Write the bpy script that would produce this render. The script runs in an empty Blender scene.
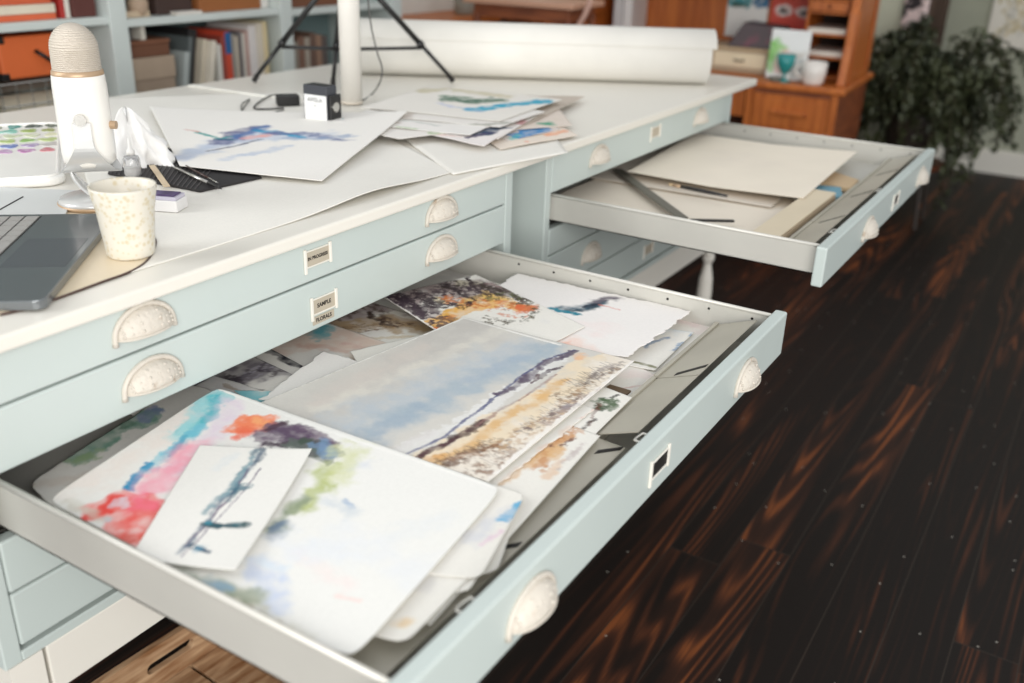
import bpy, bmesh, math, random
import numpy as np
from mathutils import Vector, Matrix
random.seed(7)
SC = bpy.context.scene
COL = SC.collection

# ------------------------------------------------------------------ camera
CAM = Vector((0.93, -0.4557, 1.3592))
RT = Vector((0.84815278, 0.52882712, 0.03128489))
UP = Vector((-0.23729572, 0.32645679, 0.91494082))
FW = Vector((-0.47363235, 0.78343337, -0.40237365))
FPX = 958.107
cd = bpy.data.cameras.new('camera'); cam = bpy.data.objects.new('camera', cd); COL.objects.link(cam)
M = Matrix((RT, UP, -FW)).transposed().to_4x4(); M.translation = CAM
cam.matrix_world = M
cd.sensor_width = 36.0; cd.lens = FPX / 1024 * 36.0
cd.clip_start = 0.02
cd.dof.use_dof = True; cd.dof.focus_distance = 1.42; cd.dof.aperture_fstop = 2.7
SC.camera = cam

# ------------------------------------------------------------------ world, lights, exposure
w = bpy.data.worlds.new('world'); SC.world = w; w.use_nodes = True
bg = w.node_tree.nodes['Background']; bg.inputs[0].default_value = (0.95, 0.97, 1.0, 1); bg.inputs[1].default_value = 0.72
def area(name, loc, target, sx, sy, power, col=(1, 1, 1)):
    l = bpy.data.lights.new(name, 'AREA'); l.shape = 'RECTANGLE'; l.size = sx; l.size_y = sy
    l.energy = power; l.color = col
    o = bpy.data.objects.new(name, l); COL.objects.link(o); o.location = loc
    o.rotation_euler = (Vector(target) - Vector(loc)).to_track_quat('-Z', 'Y').to_euler()
    return o
area('window_daylight', (2.6, -1.9, 1.75), (0.0, 0.7, 0.8), 2.8, 2.0, 132, (1.0, 0.975, 0.94))
area('window_daylight_side', (-1.9, -1.2, 2.2), (-0.1, 0.7, 0.9), 1.6, 1.6, 48, (0.97, 0.99, 1.0))
vs = SC.view_settings
vs.view_transform = 'Standard'; vs.look = 'None'; vs.exposure = 0.06; vs.gamma = 1.0; vs.use_curve_mapping = False

# ------------------------------------------------------------------ measuring help: a point of the photo on a plane of the room
def ray(px, py):
    return FW * FPX + RT * (px - 512.0) - UP * (py - 341.5)
def at(px, py, z):
    d = ray(px, py); t = (z - CAM.z) / d.z
    return CAM + d * t
def at_x(px, py, x):
    d = ray(px, py); t = (x - CAM.x) / d.x
    return CAM + d * t
def at_y(px, py, y):
    d = ray(px, py); t = (y - CAM.y) / d.y
    return CAM + d * t

# ------------------------------------------------------------------ materials
def lin(c):
    return tuple(((v / 255.0) / 12.92 if v / 255.0 <= 0.04045 else ((v / 255.0 + 0.055) / 1.055) ** 2.4) for v in c)
MATS = {}
def mat(name, rgb, rough=0.5, metal=0.0, var=0.04, scale=8.0, bump=0.0, bscale=60.0, spec=0.5, rgb2=None, coat=0.0, trans=0.0, stretch=None, thr=(0.35, 0.7)):
    if name in MATS: return MATS[name]
    m = bpy.data.materials.new(name); m.use_nodes = True; nt = m.node_tree; N = nt.nodes; L = nt.links
    b = N['Principled BSDF']
    b.inputs['Roughness'].default_value = rough; b.inputs['Metallic'].default_value = metal
    b.inputs['Specular IOR Level'].default_value = spec; b.inputs['Coat Weight'].default_value = coat
    b.inputs['Transmission Weight'].default_value = trans
    tc = N.new('ShaderNodeTexCoord'); mp = N.new('ShaderNodeMapping'); L.new(tc.outputs['Object'], mp.inputs[0])
    if stretch: mp.inputs['Scale'].default_value = stretch
    n = N.new('ShaderNodeTexNoise'); n.inputs['Scale'].default_value = scale; n.inputs['Detail'].default_value = 5
    L.new(mp.outputs[0], n.inputs['Vector'])
    cr = N.new('ShaderNodeValToRGB'); c = lin(rgb)
    if rgb2 is None:
        c1 = tuple(max(0, x * (1 - var)) for x in c); c2 = tuple(min(1, x * (1 + var)) for x in c)
        cr.color_ramp.elements[0].position = 0.3; cr.color_ramp.elements[1].position = 0.7
    else:
        c1 = c; c2 = lin(rgb2)
        cr.color_ramp.elements[0].position = thr[0]; cr.color_ramp.elements[1].position = thr[1]
    cr.color_ramp.elements[0].color = (*c1, 1); cr.color_ramp.elements[1].color = (*c2, 1)
    L.new(n.outputs['Fac'], cr.inputs[0]); L.new(cr.outputs[0], b.inputs['Base Color'])
    if bump:
        n2 = N.new('ShaderNodeTexNoise'); n2.inputs['Scale'].default_value = bscale; n2.inputs['Detail'].default_value = 4
        L.new(mp.outputs[0], n2.inputs['Vector'])
        bp = N.new('ShaderNodeBump'); bp.inputs['Strength'].default_value = bump; bp.inputs['Distance'].default_value = 0.002
        L.new(n2.outputs['Fac'], bp.inputs['Height']); L.new(bp.outputs[0], b.inputs['Normal'])
    MATS[name] = m
    return m

M_paint = mat('duck_egg_paint', (190, 200, 196), 0.42, var=0.03, scale=4, bump=0.05, bscale=120)
M_paint_in = mat('cabinet_inside', (60, 58, 54), 0.7)
M_white = mat('white_paint', (228, 224, 214), 0.4, var=0.03, scale=5)
M_top = mat('worktop_paint', (226, 222, 212), 0.32, var=0.02, scale=3)
M_tray = mat('tray_metal', (196, 194, 186), 0.42, 0.15, var=0.06, scale=6, bump=0.08, bscale=40)
M_rim = mat('tray_rim_metal', (206, 204, 196), 0.35, 0.2, var=0.04)
M_flap = mat('flap_metal', (182, 177, 163), 0.42, 0.2, var=0.1, scale=5, bump=0.15, bscale=25)
M_pull = mat('distressed_cream', (168, 144, 118), 0.55, 0.0, rgb2=(206, 199, 187), scale=60, bump=0.8, bscale=160, thr=(0.22, 0.38))
M_dark = mat('black_plastic', (26, 25, 25), 0.35)
M_slot = mat('dark_slot', (24, 20, 17), 0.6)
M_card = mat('label_card', (182, 172, 154), 0.7)
M_ink = mat('label_ink', (35, 30, 26), 0.7)
M_chrome = mat('bright_metal', (200, 198, 192), 0.22, 0.9)
M_brass = mat('tan_metal', (186, 158, 128), 0.4, 0.35)
M_micwhite = mat('microphone_enamel', (236, 233, 226), 0.28, coat=0.3)
M_micgrill = mat('microphone_grille', (206, 196, 182), 0.4, 0.35, bump=0.6, bscale=900)
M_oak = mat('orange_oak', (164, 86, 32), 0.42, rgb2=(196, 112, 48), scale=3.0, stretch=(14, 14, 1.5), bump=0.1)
M_oakdark = mat('dark_red_wood', (110, 56, 30), 0.5, rgb2=(150, 82, 44), scale=3, stretch=(2, 2, 12))  # the wood's own dark red brown, for bodies, aprons, legs and knobs
M_wall = mat('sage_wall_paint', (168, 170, 152), 0.8, var=0.03)
M_wallw = mat('pale_wall_paint', (216, 214, 206), 0.8, var=0.02)
M_leaf = mat('plant_leaf', (40, 46, 30), 0.5, rgb2=(84, 90, 60), scale=9)
M_stem = mat('plant_stem', (66, 62, 38), 0.6)
M_terra = mat('terracotta', (142, 84, 58), 0.8)
M_mesh = mat('black_ribbed_cloth', (34, 31, 32), 0.7)
M_glass = mat('clear_glass', (245, 245, 245), 0.12, trans=0.75, var=0)
M_teal = mat('teal_glass', (60, 170, 168), 0.15, trans=0.3)

# floor: dark stained planks
def floor_mat():
    m = bpy.data.materials.new('dark_stained_boards'); m.use_nodes = True; nt = m.node_tree; N = nt.nodes; L = nt.links
    b = N['Principled BSDF']; tc = N.new('ShaderNodeTexCoord')
    sp = N.new('ShaderNodeSeparateXYZ'); L.new(tc.outputs['Object'], sp.inputs[0])
    def math_(op, a, c=None, v=None):
        n = N.new('ShaderNodeMath'); n.operation = op
        if hasattr(a, 'type'): L.new(a, n.inputs[0])
        else: n.inputs[0].default_value = a
        if c is not None:
            if hasattr(c, 'type'): L.new(c, n.inputs[1])
            else: n.inputs[1].default_value = c
        return n.outputs[0]
    W = 0.126
    xs = math_('DIVIDE', math_('ADD', sp.outputs[0], 0.096 + 12.6), W)
    idx = math_('FLOOR', xs); fr = math_('FRACT', xs)
    wn = N.new('ShaderNodeTexWhiteNoise'); wn.noise_dimensions = '1D'; L.new(idx, wn.inputs['W'])
    # board ends
    yy = math_('DIVIDE', math_('ADD', sp.outputs[1], math_('MULTIPLY', wn.outputs['Value'], 7.3)), 2.1)
    yi = math_('FLOOR', yy); yf = math_('FRACT', yy)
    wn2 = N.new('ShaderNodeTexWhiteNoise'); wn2.noise_dimensions = '2D'
    cb0 = N.new('ShaderNodeCombineXYZ'); L.new(idx, cb0.inputs[0]); L.new(yi, cb0.inputs[1]); L.new(cb0.outputs[0], wn2.inputs['Vector'])
    # grain field
    cb = N.new('ShaderNodeCombineXYZ')
    L.new(math_('MULTIPLY', sp.outputs[0], 9.0), cb.inputs[0]); L.new(math_('MULTIPLY', sp.outputs[1], 0.48), cb.inputs[1])
    L.new(math_('MULTIPLY', wn2.outputs['Value'], 37.0), cb.inputs[2])
    n1 = N.new('ShaderNodeTexNoise'); n1.inputs['Scale'].default_value = 1.0; n1.inputs['Detail'].default_value = 1.0; n1.inputs['Roughness'].default_value = 0.3
    L.new(cb.outputs[0], n1.inputs['Vector'])
    rings = math_('SINE', math_('MULTIPLY', n1.outputs['Fac'], 110.0))
    rings = math_('MULTIPLY', math_('ADD', rings, 1.0), 0.5)
    # fine fibres
    cb2 = N.new('ShaderNodeCombineXYZ')
    L.new(math_('MULTIPLY', sp.outputs[0], 260.0), cb2.inputs[0]); L.new(math_('MULTIPLY', sp.outputs[1], 7.0), cb2.inputs[1])
    n2 = N.new('ShaderNodeTexNoise'); n2.inputs['Scale'].default_value = 1.0; n2.inputs['Detail'].default_value = 3
    L.new(cb2.outputs[0], n2.inputs['Vector'])
    # worn patches where the rust brown shows
    cb3 = N.new('ShaderNodeCombineXYZ')
    L.new(math_('MULTIPLY', sp.outputs[0], 11.0), cb3.inputs[0]); L.new(math_('MULTIPLY', sp.outputs[1], 0.55), cb3.inputs[1]); L.new(math_('MULTIPLY', wn2.outputs['Value'], 11.0), cb3.inputs[2])
    n3 = N.new('ShaderNodeTexNoise'); n3.inputs['Scale'].default_value = 1.0; n3.inputs['Detail'].default_value = 3
    L.new(cb3.outputs[0], n3.inputs['Vector'])
    mr = N.new('ShaderNodeMapRange'); mr.inputs[1].default_value = 0.47; mr.inputs[2].default_value = 0.76; L.new(n3.outputs['Fac'], mr.inputs[0])
    fac = math_('MULTIPLY', math_('POWER', rings, 2.2), math_('ADD', math_('MULTIPLY', mr.outputs[0], 1.1), 0.10))
    fac = math_('ADD', fac, math_('MULTIPLY', mr.outputs[0], 0.35))
    fac = math_('MULTIPLY', fac, math_('ADD', math_('MULTIPLY', n2.outputs['Fac'], 1.2), 0.25))
    cr = N.new('ShaderNodeValToRGB'); L.new(fac, cr.inputs[0])
    cr.color_ramp.elements[0].color = (*lin((24, 18, 15)), 1); cr.color_ramp.elements[0].position = 0.05
    cr.color_ramp.elements[1].color = (*lin((128, 72, 38)), 1); cr.color_ramp.elements[1].position = 1.0
    e = cr.color_ramp.elements.new(0.45); e.color = (*lin((74, 42, 27)), 1)
    # gaps between boards
    ed = math_('MINIMUM', fr, math_('SUBTRACT', 1.0, fr))
    gap = math_('LESS_THAN', ed, 0.010)
    gap2 = math_('LESS_THAN', yf, 0.0012)
    gg = math_('MAXIMUM', gap, gap2)
    mx = N.new('ShaderNodeMix'); mx.data_type = 'RGBA'; L.new(gg, mx.inputs[0]); L.new(cr.outputs[0], mx.inputs[6]); mx.inputs[7].default_value = (*lin((52, 44, 38)), 1)
    # tiny pale paint flecks
    vo = N.new('ShaderNodeTexVoronoi'); vo.voronoi_dimensions = '2D'; vo.inputs['Scale'].default_value = 9; L.new(tc.outputs['Object'], vo.inputs['Vector'])
    wn3 = math_('LESS_THAN', vo.outputs['Distance'], 0.020)
    sc_ = N.new('ShaderNodeSeparateColor'); L.new(vo.outputs['Color'], sc_.inputs[0]); wn3 = math_('MULTIPLY', wn3, math_('GREATER_THAN', sc_.outputs[0], 0.6))
    mx2 = N.new('ShaderNodeMix'); mx2.data_type = 'RGBA'; L.new(math_('MULTIPLY', wn3, 0.7), mx2.inputs[0]); L.new(mx.outputs[2], mx2.inputs[6]); mx2.inputs[7].default_value = (*lin((190, 185, 175)), 1)
    L.new(mx2.outputs[2], b.inputs['Base Color'])
    b.inputs['Roughness'].default_value = 0.6; b.inputs['Specular IOR Level'].default_value = 0.22
    bp = N.new('ShaderNodeBump'); bp.inputs['Strength'].default_value = 0.12; bp.inputs['Distance'].default_value = 0.001
    L.new(math_('SUBTRACT', math_('MULTIPLY', rings, 0.3), gg), bp.inputs['Height']); L.new(bp.outputs[0], b.inputs['Normal'])
    return m
M_floor = floor_mat()

def pigment_mat(name, rough=0.75, coat=0.0):
    m = bpy.data.materials.new(name); m.use_nodes = True; N = m.node_tree.nodes; L = m.node_tree.links
    b = N['Principled BSDF']; a = N.new('ShaderNodeVertexColor'); a.layer_name = 'pigment'
    n = N.new('ShaderNodeTexNoise'); n.inputs['Scale'].default_value = 260; n.inputs['Detail'].default_value = 3
    tc = N.new('ShaderNodeTexCoord'); L.new(tc.outputs['Object'], n.inputs['Vector'])
    mr = N.new('ShaderNodeMapRange'); mr.inputs[3].default_value = 0.95; mr.inputs[4].default_value = 1.05; L.new(n.outputs['Fac'], mr.inputs[0])
    mx = N.new('ShaderNodeMix'); mx.data_type = 'RGBA'; mx.blend_type = 'MULTIPLY'; mx.inputs[0].default_value = 1
    L.new(a.outputs[0], mx.inputs[6]); L.new(mr.outputs[0], mx.inputs[7]); L.new(mx.outputs[2], b.inputs['Base Color'])
    b.inputs['Roughness'].default_value = rough; b.inputs['Specular IOR Level'].default_value = 0.25; b.inputs['Coat Weight'].default_value = coat
    bp = N.new('ShaderNodeBump'); bp.inputs['Strength'].default_value = 0.15; bp.inputs['Distance'].default_value = 0.0006
    L.new(n.outputs['Fac'], bp.inputs['Height']); L.new(bp.outputs[0], b.inputs['Normal'])
    return m
M_art = pigment_mat('watercolour_on_paper')
M_photo = pigment_mat('printed_picture', 0.35)

# ------------------------------------------------------------------ mesh helpers
def link(name, bm, m, parent=None, smooth=False, bevel=0.0, seg=2):
    me = bpy.data.meshes.new(name); bm.normal_update(); bm.to_mesh(me); bm.free()
    if isinstance(m, (list, tuple)):
        for x in m: me.materials.append(x)
    else: me.materials.append(m)
    o = bpy.data.objects.new(name, me); COL.objects.link(o)
    if smooth:
        for p in me.polygons: p.use_smooth = True
    if bevel:
        md = o.modifiers.new('bevel', 'BEVEL'); md.width = bevel; md.segments = seg; md.limit_method = 'ANGLE'; md.angle_limit = 0.7
        md.harden_normals = False
    if parent: o.parent = parent
    return o
def tag(o, label=None, cat=None, group=None, kind=None):
    if label: o['label'] = label
    if cat: o['category'] = cat
    if group: o['group'] = group
    if kind: o['kind'] = kind
    return o
def empty(name, loc=(0, 0, 0), rz=0.0):
    o = bpy.data.objects.new(name, None); COL.objects.link(o); o.location = loc; o.rotation_euler[2] = rz
    o.empty_display_size = 0.05
    return o
def box(bm, x0, x1, y0, y1, z0, z1, mi=0, rot=None, piv=None):
    vs_ = [bm.verts.new((x, y, z)) for z in (z0, z1) for (x, y) in ((x0, y0), (x1, y0), (x1, y1), (x0, y1))]
    for f in ((3, 2, 1, 0), (4, 5, 6, 7), (0, 1, 5, 4), (1, 2, 6, 5), (2, 3, 7, 6), (3, 0, 4, 7)):
        fc = bm.faces.new([vs_[i] for i in f]); fc.material_index = mi
    if rot is not None:
        bmesh.ops.rotate(bm, verts=vs_, cent=piv or ((x0 + x1) / 2, (y0 + y1) / 2, (z0 + z1) / 2), matrix=rot)
    return vs_
def B(): return bmesh.new()
def lathe(bm, prof, c=(0, 0, 0), n=32, cap=True, mi=0):
    rings = []
    for r, z in prof:
        rings.append([bm.verts.new((c[0] + r * math.cos(2 * math.pi * i / n), c[1] + r * math.sin(2 * math.pi * i / n), c[2] + z)) for i in range(n)])
    for a, b in zip(rings, rings[1:]):
        for i in range(n):
            bm.faces.new((a[i], a[(i + 1) % n], b[(i + 1) % n], b[i])).material_index = mi
    if cap:
        bm.faces.new(rings[0][::-1]).material_index = mi; bm.faces.new(rings[-1]).material_index = mi
def tube(bm, pts, r, n=10, cap=True, mi=0):
    pts = [Vector(p) for p in pts]; rings = []
    rr = r if isinstance(r, (list, tuple)) else [r] * len(pts)
    prev = None
    for i, p in enumerate(pts):
        t = (pts[min(i + 1, len(pts) - 1)] - pts[max(i - 1, 0)]).normalized()
        if prev is None:
            u = t.cross(Vector((0, 0, 1)))
            if u.length < 1e-3: u = t.cross(Vector((1, 0, 0)))
        else: u = prev - t * prev.dot(t)
        u.normalize(); prev = u; v = t.cross(u)
        rings.append([bm.verts.new(p + (u * math.cos(2 * math.pi * k / n) + v * math.sin(2 * math.pi * k / n)) * rr[i]) for k in range(n)])
    for a, b in zip(rings, rings[1:]):
        for k in range(n): bm.faces.new((a[k], a[(k + 1) % n], b[(k + 1) % n], b[k])).material_index = mi
    if cap: bm.faces.new(rings[0][::-1]).material_index = mi; bm.faces.new(rings[-1]).material_index = mi
def prism(bm, poly, z0, z1, mi=0):
    a = [bm.verts.new((p[0], p[1], z0)) for p in poly]; b = [bm.verts.new((p[0], p[1], z1)) for p in poly]
    bm.faces.new(a[::-1]).material_index = mi; bm.faces.new(b).material_index = mi
    n = len(poly)
    for i in range(n): bm.faces.new((a[i], a[(i + 1) % n], b[(i + 1) % n], b[i])).material_index = mi
def spline(pts, n=8):
    pts = [Vector(p) for p in pts]; out = []
    for i in range(len(pts) - 1):
        p0 = pts[max(i - 1, 0)]; p1 = pts[i]; p2 = pts[i + 1]; p3 = pts[min(i + 2, len(pts) - 1)]
        for k in range(n):
            t = k / n
            out.append(0.5 * ((2 * p1) + (p2 - p0) * t + (2 * p0 - 5 * p1 + 4 * p2 - p3) * t * t + (3 * p1 - p0 - 3 * p2 + p3) * t ** 3))
    out.append(pts[-1]); return out
def text_into(bm, s, size, mtx, mi, bold=0.0):
    cu = bpy.data.curves.new('lettering', 'FONT'); cu.body = s; cu.size = size; cu.align_x = 'CENTER'; cu.align_y = 'CENTER'; cu.offset = bold
    to = bpy.data.objects.new('lettering', cu); COL.objects.link(to)
    dg = bpy.context.evaluated_depsgraph_get(); me = bpy.data.meshes.new_from_object(to.evaluated_get(dg))
    bpy.data.objects.remove(to)
    me.transform(mtx); n0 = len(bm.faces); bm.from_mesh(me); bm.faces.ensure_lookup_table()
    for f in bm.faces[n0:]: f.material_index = mi
    bpy.data.meshes.remove(me)

# ------------------------------------------------------------------ painting help (pigment as numbers on the paper's own metric surface)
def _h(ix, iy, s):
    v = np.sin(ix * 127.1 + iy * 311.7 + s * 74.7) * 43758.5453
    return v - np.floor(v)
def vnoise(X, Y, s):
    ix = np.floor(X); iy = np.floor(Y); fx = X - ix; fy = Y - iy
    fx = fx * fx * (3 - 2 * fx); fy = fy * fy * (3 - 2 * fy)
    a = _h(ix, iy, s); b = _h(ix + 1, iy, s); c = _h(ix, iy + 1, s); d = _h(ix + 1, iy + 1, s)
    return (a * (1 - fx) + b * fx) * (1 - fy) + (c * (1 - fx) + d * fx) * fy
def fbm(X, Y, scale, s, o=4):
    t = 0; a = 0.5; f = 1.0 / scale
    for k in range(o):
        t = t + a * vnoise(X * f, Y * f, s + k * 13); a *= 0.5; f *= 2.03
    return t / (1 - 0.5 ** o)
def sst(a, b, x):
    t = np.clip((x - a) / (b - a), 0, 1); return t * t * (3 - 2 * t)
class Art:
    def __init__(s, X, Y, z, base=(232, 229, 221), seed=1):
        s.X, s.Y, s.z, s.seed = X, Y, z, seed
        s.c = np.ones(X.shape + (3,)) * np.array(lin(base)); s.q = 0
        s.c *= (0.97 + 0.06 * fbm(X, Y, 0.08, seed))[..., None]
    def pt(s, p):
        v = at(p[0], p[1], s.z); return v.x, v.y
    def put(s, al, col):
        al = np.clip(al, 0, 1)[..., None]; s.c = s.c * (1 - al) + np.array(lin(col)) * al
    def warp(s, w):
        s.q += 1; k = s.seed * 17 + s.q * 5
        return (s.X + (fbm(s.X, s.Y, 0.03, k, 5) - 0.5) * 2 * w, s.Y + (fbm(s.X, s.Y, 0.03, k + 99, 5) - 0.5) * 2 * w)
    def stroke(s, pts, w, col, soft=0.5, a=1.0, warp=0.01, dry=0.0):
        P = [s.pt(p) for p in pts]; X, Y = s.warp(warp); d = np.full(X.shape, 9.0)
        for (x0, y0), (x1, y1) in zip(P, P[1:] or P):
            dx, dy = x1 - x0, y1 - y0; L2 = dx * dx + dy * dy + 1e-12
            t = np.clip(((X - x0) * dx + (Y - y0) * dy) / L2, 0, 1)
            d = np.minimum(d, np.hypot(X - x0 - t * dx, Y - y0 - t * dy))
        k = s.seed * 31 + s.q * 7
        d = d + (fbm(s.X, s.Y, max(0.006, w * 0.9), k, 5) - 0.5) * w * 1.7
        al = 1 - sst(w * (1 - soft), w * (1 + soft * 0.5), d)
        al = al * np.clip(0.25 + 1.35 * fbm(s.X, s.Y, 0.016, k + 3, 5), 0, 1.15)
        al = np.clip(al + 0.35 * np.exp(-((d - w * 0.92) / (w * 0.10 + 0.0004)) ** 2) * (soft < 0.75) * (al > 0.02), 0, 1)
        if dry: al = al * sst(dry - 0.1, dry + 0.1, fbm(s.X, s.Y, 0.006, s.seed + s.q, 4))
        s.put(al * a * (0.75 + 0.5 * fbm(s.X, s.Y, 0.02, s.seed + s.q * 3)), col)
    def blob(s, p, r, col, soft=0.5, a=1.0, warp=0.015, dry=0.0):
        s.stroke([p, (p[0] + 0.01, p[1])], r, col, soft, a, warp, dry)
    def lines(s, p0, p1, n, ln, col, w=0.0012, a=0.8, ang=(0, -1), jit=0.004):
        A = s.pt(p0); Bp = s.pt(p1); rnd = random.Random(s.seed * 7 + n)
        X, Y = s.X, s.Y; al = np.zeros(X.shape)
        for k in range(n):
            t = rnd.random(); x0 = A[0] + (Bp[0] - A[0]) * t + rnd.uniform(-jit, jit) * 2; y0 = A[1] + (Bp[1] - A[1]) * t + rnd.uniform(-jit, jit) * 2
            l = ln * rnd.uniform(0.4, 1.1); an = rnd.uniform(-0.4, 0.4)
            dx = (ang[0] * math.cos(an) - ang[1] * math.sin(an)) * l; dy = (ang[0] * math.sin(an) + ang[1] * math.cos(an)) * l
            tt = np.clip(((X - x0) * dx + (Y - y0) * dy) / (l * l), 0, 1)
            al = np.maximum(al, 1 - sst(w * 0.4, w * 1.3, np.hypot(X - x0 - tt * dx, Y - y0 - tt * dy)))
        s.put(al * a, col)

def sheet(name, label, cat, corners, z, paint=None, group=None, step=0.0022, torn=0.0, bend=None, thick=0.0007,
          base=(232, 229, 221), seed=1, parent=None, material=None, rnd=0.0):
    """paper: corners (world xy) in order A,B,C,D; bend(u,v,X,Y)->height added"""
    A, Bc, Cc, D = [np.array(c[:2], float) for c in corners]
    nu = max(6, int(np.linalg.norm(Bc - A) / step)); nv = max(6, int(np.linalg.norm(D - A) / step))
    U, V = np.meshgrid(np.linspace(0, 1, nu + 1), np.linspace(0, 1, nv + 1), indexing='ij')
    P = (A[None, None] * ((1 - U) * (1 - V))[..., None] + Bc * (U * (1 - V))[..., None] + Cc * (U * V)[..., None] + D * ((1 - U) * V)[..., None])
    if rnd:
        # round the corners a little
        cx = np.clip(np.abs(U - 0.5) * 2, 0, 1) ** 14; cy = np.clip(np.abs(V - 0.5) * 2, 0, 1) ** 14
        ctr = (A + Bc + Cc + D) / 4; P = P + (ctr - P) * (cx * cy * rnd)[..., None]
    X, Y = P[..., 0].copy(), P[..., 1].copy()
    if torn:
        e = np.maximum(np.abs(U - 0.5), np.abs(V - 0.5)) * 2
        wgt = sst(0.93, 1.0, e)
        dx = (fbm(X, Y, 0.012, seed + 5, 4) - 0.5) * 2 * torn; dy = (fbm(X, Y, 0.012, seed + 9, 4) - 0.5) * 2 * torn
        X += dx * wgt; Y += dy * wgt
    art = Art(X, Y, z, base, seed)
    if paint: paint(art)
    col = np.clip(art.c, 0, 1)
    Z = np.full(X.shape, 0.0) + fbm(X, Y, 0.12, seed + 3, 2) * 0.0008
    if bend is not None: Z = Z + bend(U, V, X, Y)
    c0 = np.array([X.mean(), Y.mean()])
    top = np.stack([X - c0[0], Y - c0[1], Z + thick], -1).reshape(-1, 3); bot = np.stack([X - c0[0], Y - c0[1], Z], -1).reshape(-1, 3)
    n = len(top); I = np.arange(n).reshape(nu + 1, nv + 1)
    q = np.stack([I[:-1, :-1], I[1:, :-1], I[1:, 1:], I[:-1, 1:]], -1).reshape(-1, 4)
    flip = np.cross(Bc - A, D - A) < 0
    if flip: q = q[:, ::-1]
    qb = q[:, ::-1] + n
    ring = np.concatenate([I[:, 0], I[-1, 1:], I[-2::-1, -1], I[0, -2:0:-1]])
    r2 = np.roll(ring, -1); sd = np.stack([ring, ring + n, r2 + n, r2], -1)
    if flip: sd = sd[:, ::-1]
    fs = np.concatenate([q, qb, sd])
    me = bpy.data.meshes.new(name); me.from_pydata(np.concatenate([top, bot]).tolist(), [], fs.tolist())
    ca = me.color_attributes.new('pigment', 'FLOAT_COLOR', 'POINT')
    cc = np.concatenate([col.reshape(-1, 3), np.ones((n, 3)) * np.array(lin(base)) * 0.97]); cc = np.concatenate([cc, np.ones((2 * n, 1))], 1)
    ca.data.foreach_set('color', cc.astype(np.float32).ravel())
    me.polygons.foreach_set('use_smooth', [True] * (len(q) * 2) + [False] * len(sd))
    me.materials.append(material or M_art)
    o = bpy.data.objects.new(name, me); COL.objects.link(o); o.location = (c0[0], c0[1], z)
    if parent: o.parent = parent
    else: tag(o, label, cat, group)
    return o
def pxc(z, *pts): return [at(p[0], p[1], z)[:2] for p in pts]
def rect(x0, x1, y0, y1, ang=0.0):
    cx, cy = (x0 + x1) / 2, (y0 + y1) / 2; out = []
    for x, y in ((x0, y0), (x1, y0), (x1, y1), (x0, y1)):
        dx, dy = x - cx, y - cy; out.append((cx + dx * math.cos(ang) - dy * math.sin(ang), cy + dx * math.sin(ang) + dy * math.cos(ang)))
    return out

# ================================================================== THE SETTING
b = B(); box(b, -2.3, 4.2, -3.2, 6.25, -0.04, 0.0); tag(link('floor', b, M_floor), kind='structure')
b = B(); box(b, -2.3, 4.2, 6.2, 6.3, 0.0, 2.7); tag(link('wall_back', b, M_wall), kind='structure')
b = B(); box(b, -2.3, at_y(905, 10, 5.05).x, 5.05, 5.12, 0.0, 2.7); tag(link('wall_desk', b, mat('light_sage_paint', (190, 192, 172), 0.8)), kind='structure')
b = B(); box(b, -2.14, -2.04, -1.0, 5.05, 0.0, 2.7); tag(link('wall_left', b, M_wallw), kind='structure')
b = B(); box(b, 0.0, 4.2, 6.18, 6.2, 0.0, 0.13); box(b, 0.0, 4.2, 6.185, 6.2, 0.13, 0.145); tag(link('baseboard_back', b, M_white), kind='structure')

# ================================================================== FLAT FILES
def cup_pull(parent, x, y, z, s=1.0, name='cup_pull'):
    bm = B(); a, d, h = 0.040 * s, 0.020 * s, 0.031 * s; z0 = z - 0.014 * s
    nu, nv = 20, 9; g = []
    for i in range(nu + 1):
        th = math.pi * i / nu; row = []
        for k in range(nv + 1):
            ph = 0.5 * math.pi * k / nv
            rib = 1.0
            row.append(bm.verts.new((x + d * math.sin(ph) * math.sin(th) * rib, y + a * math.cos(th), z0 + h * math.cos(ph) * math.sin(th) * rib + 0.0005)))
        g.append(row)
    for i in range(nu):
        for k in range(nv): bm.faces.new((g[i][k], g[i + 1][k], g[i + 1][k + 1], g[i][k + 1]))
    arch = [(x + 0.002, y + (a + 0.003) * math.cos(t), z0 + (h + 0.003) * math.sin(t)) for t in [math.pi * i / 20 for i in range(21)]]
    arch = [(x + 0.002, arch[0][1], z0 - 0.007 * s)] + arch + [(x + 0.002, arch[-1][1], z0 - 0.007 * s)]
    tube(bm, arch, [0.0042 * s] + [0.0034 * s] * 21 + [0.0042 * s], 8)
    lip = [(x + d * math.sin(t), y + a * math.cos(t), z0) for t in [math.pi * i / 20 for i in range(21)]]
    tube(bm, lip, 0.0015 * s, 6)
    # raised leaf relief on the cup
    for i in range(7):
        th = math.pi * (0.17 + 0.11 * i)
        for ph in (0.55, 0.95, 1.3):
            c = Vector((x + d * 0.98 * math.sin(ph) * math.sin(th), y + a * math.cos(th), z0 + h * 0.98 * math.cos(ph) * math.sin(th)))
            bmesh.ops.create_icosphere(bm, subdivisions=1, radius=0.0021 * s * (1.2 - 0.4 * (i % 2)), matrix=Matrix.Translation(c))
    bmesh.ops.recalc_face_normals(bm, faces=bm.faces)
    o = link(name, bm, M_pull, parent, smooth=True)
    md = o.modifiers.new('thickness', 'SOLIDIFY'); md.thickness = 0.0008
    return o
R_FACE = Matrix(((0, 0, 1, 0), (1, 0, 0, 0), (0, 1, 0, 0), (0, 0, 0, 1)))       # text plane -> facing +x, reading along +y
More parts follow.
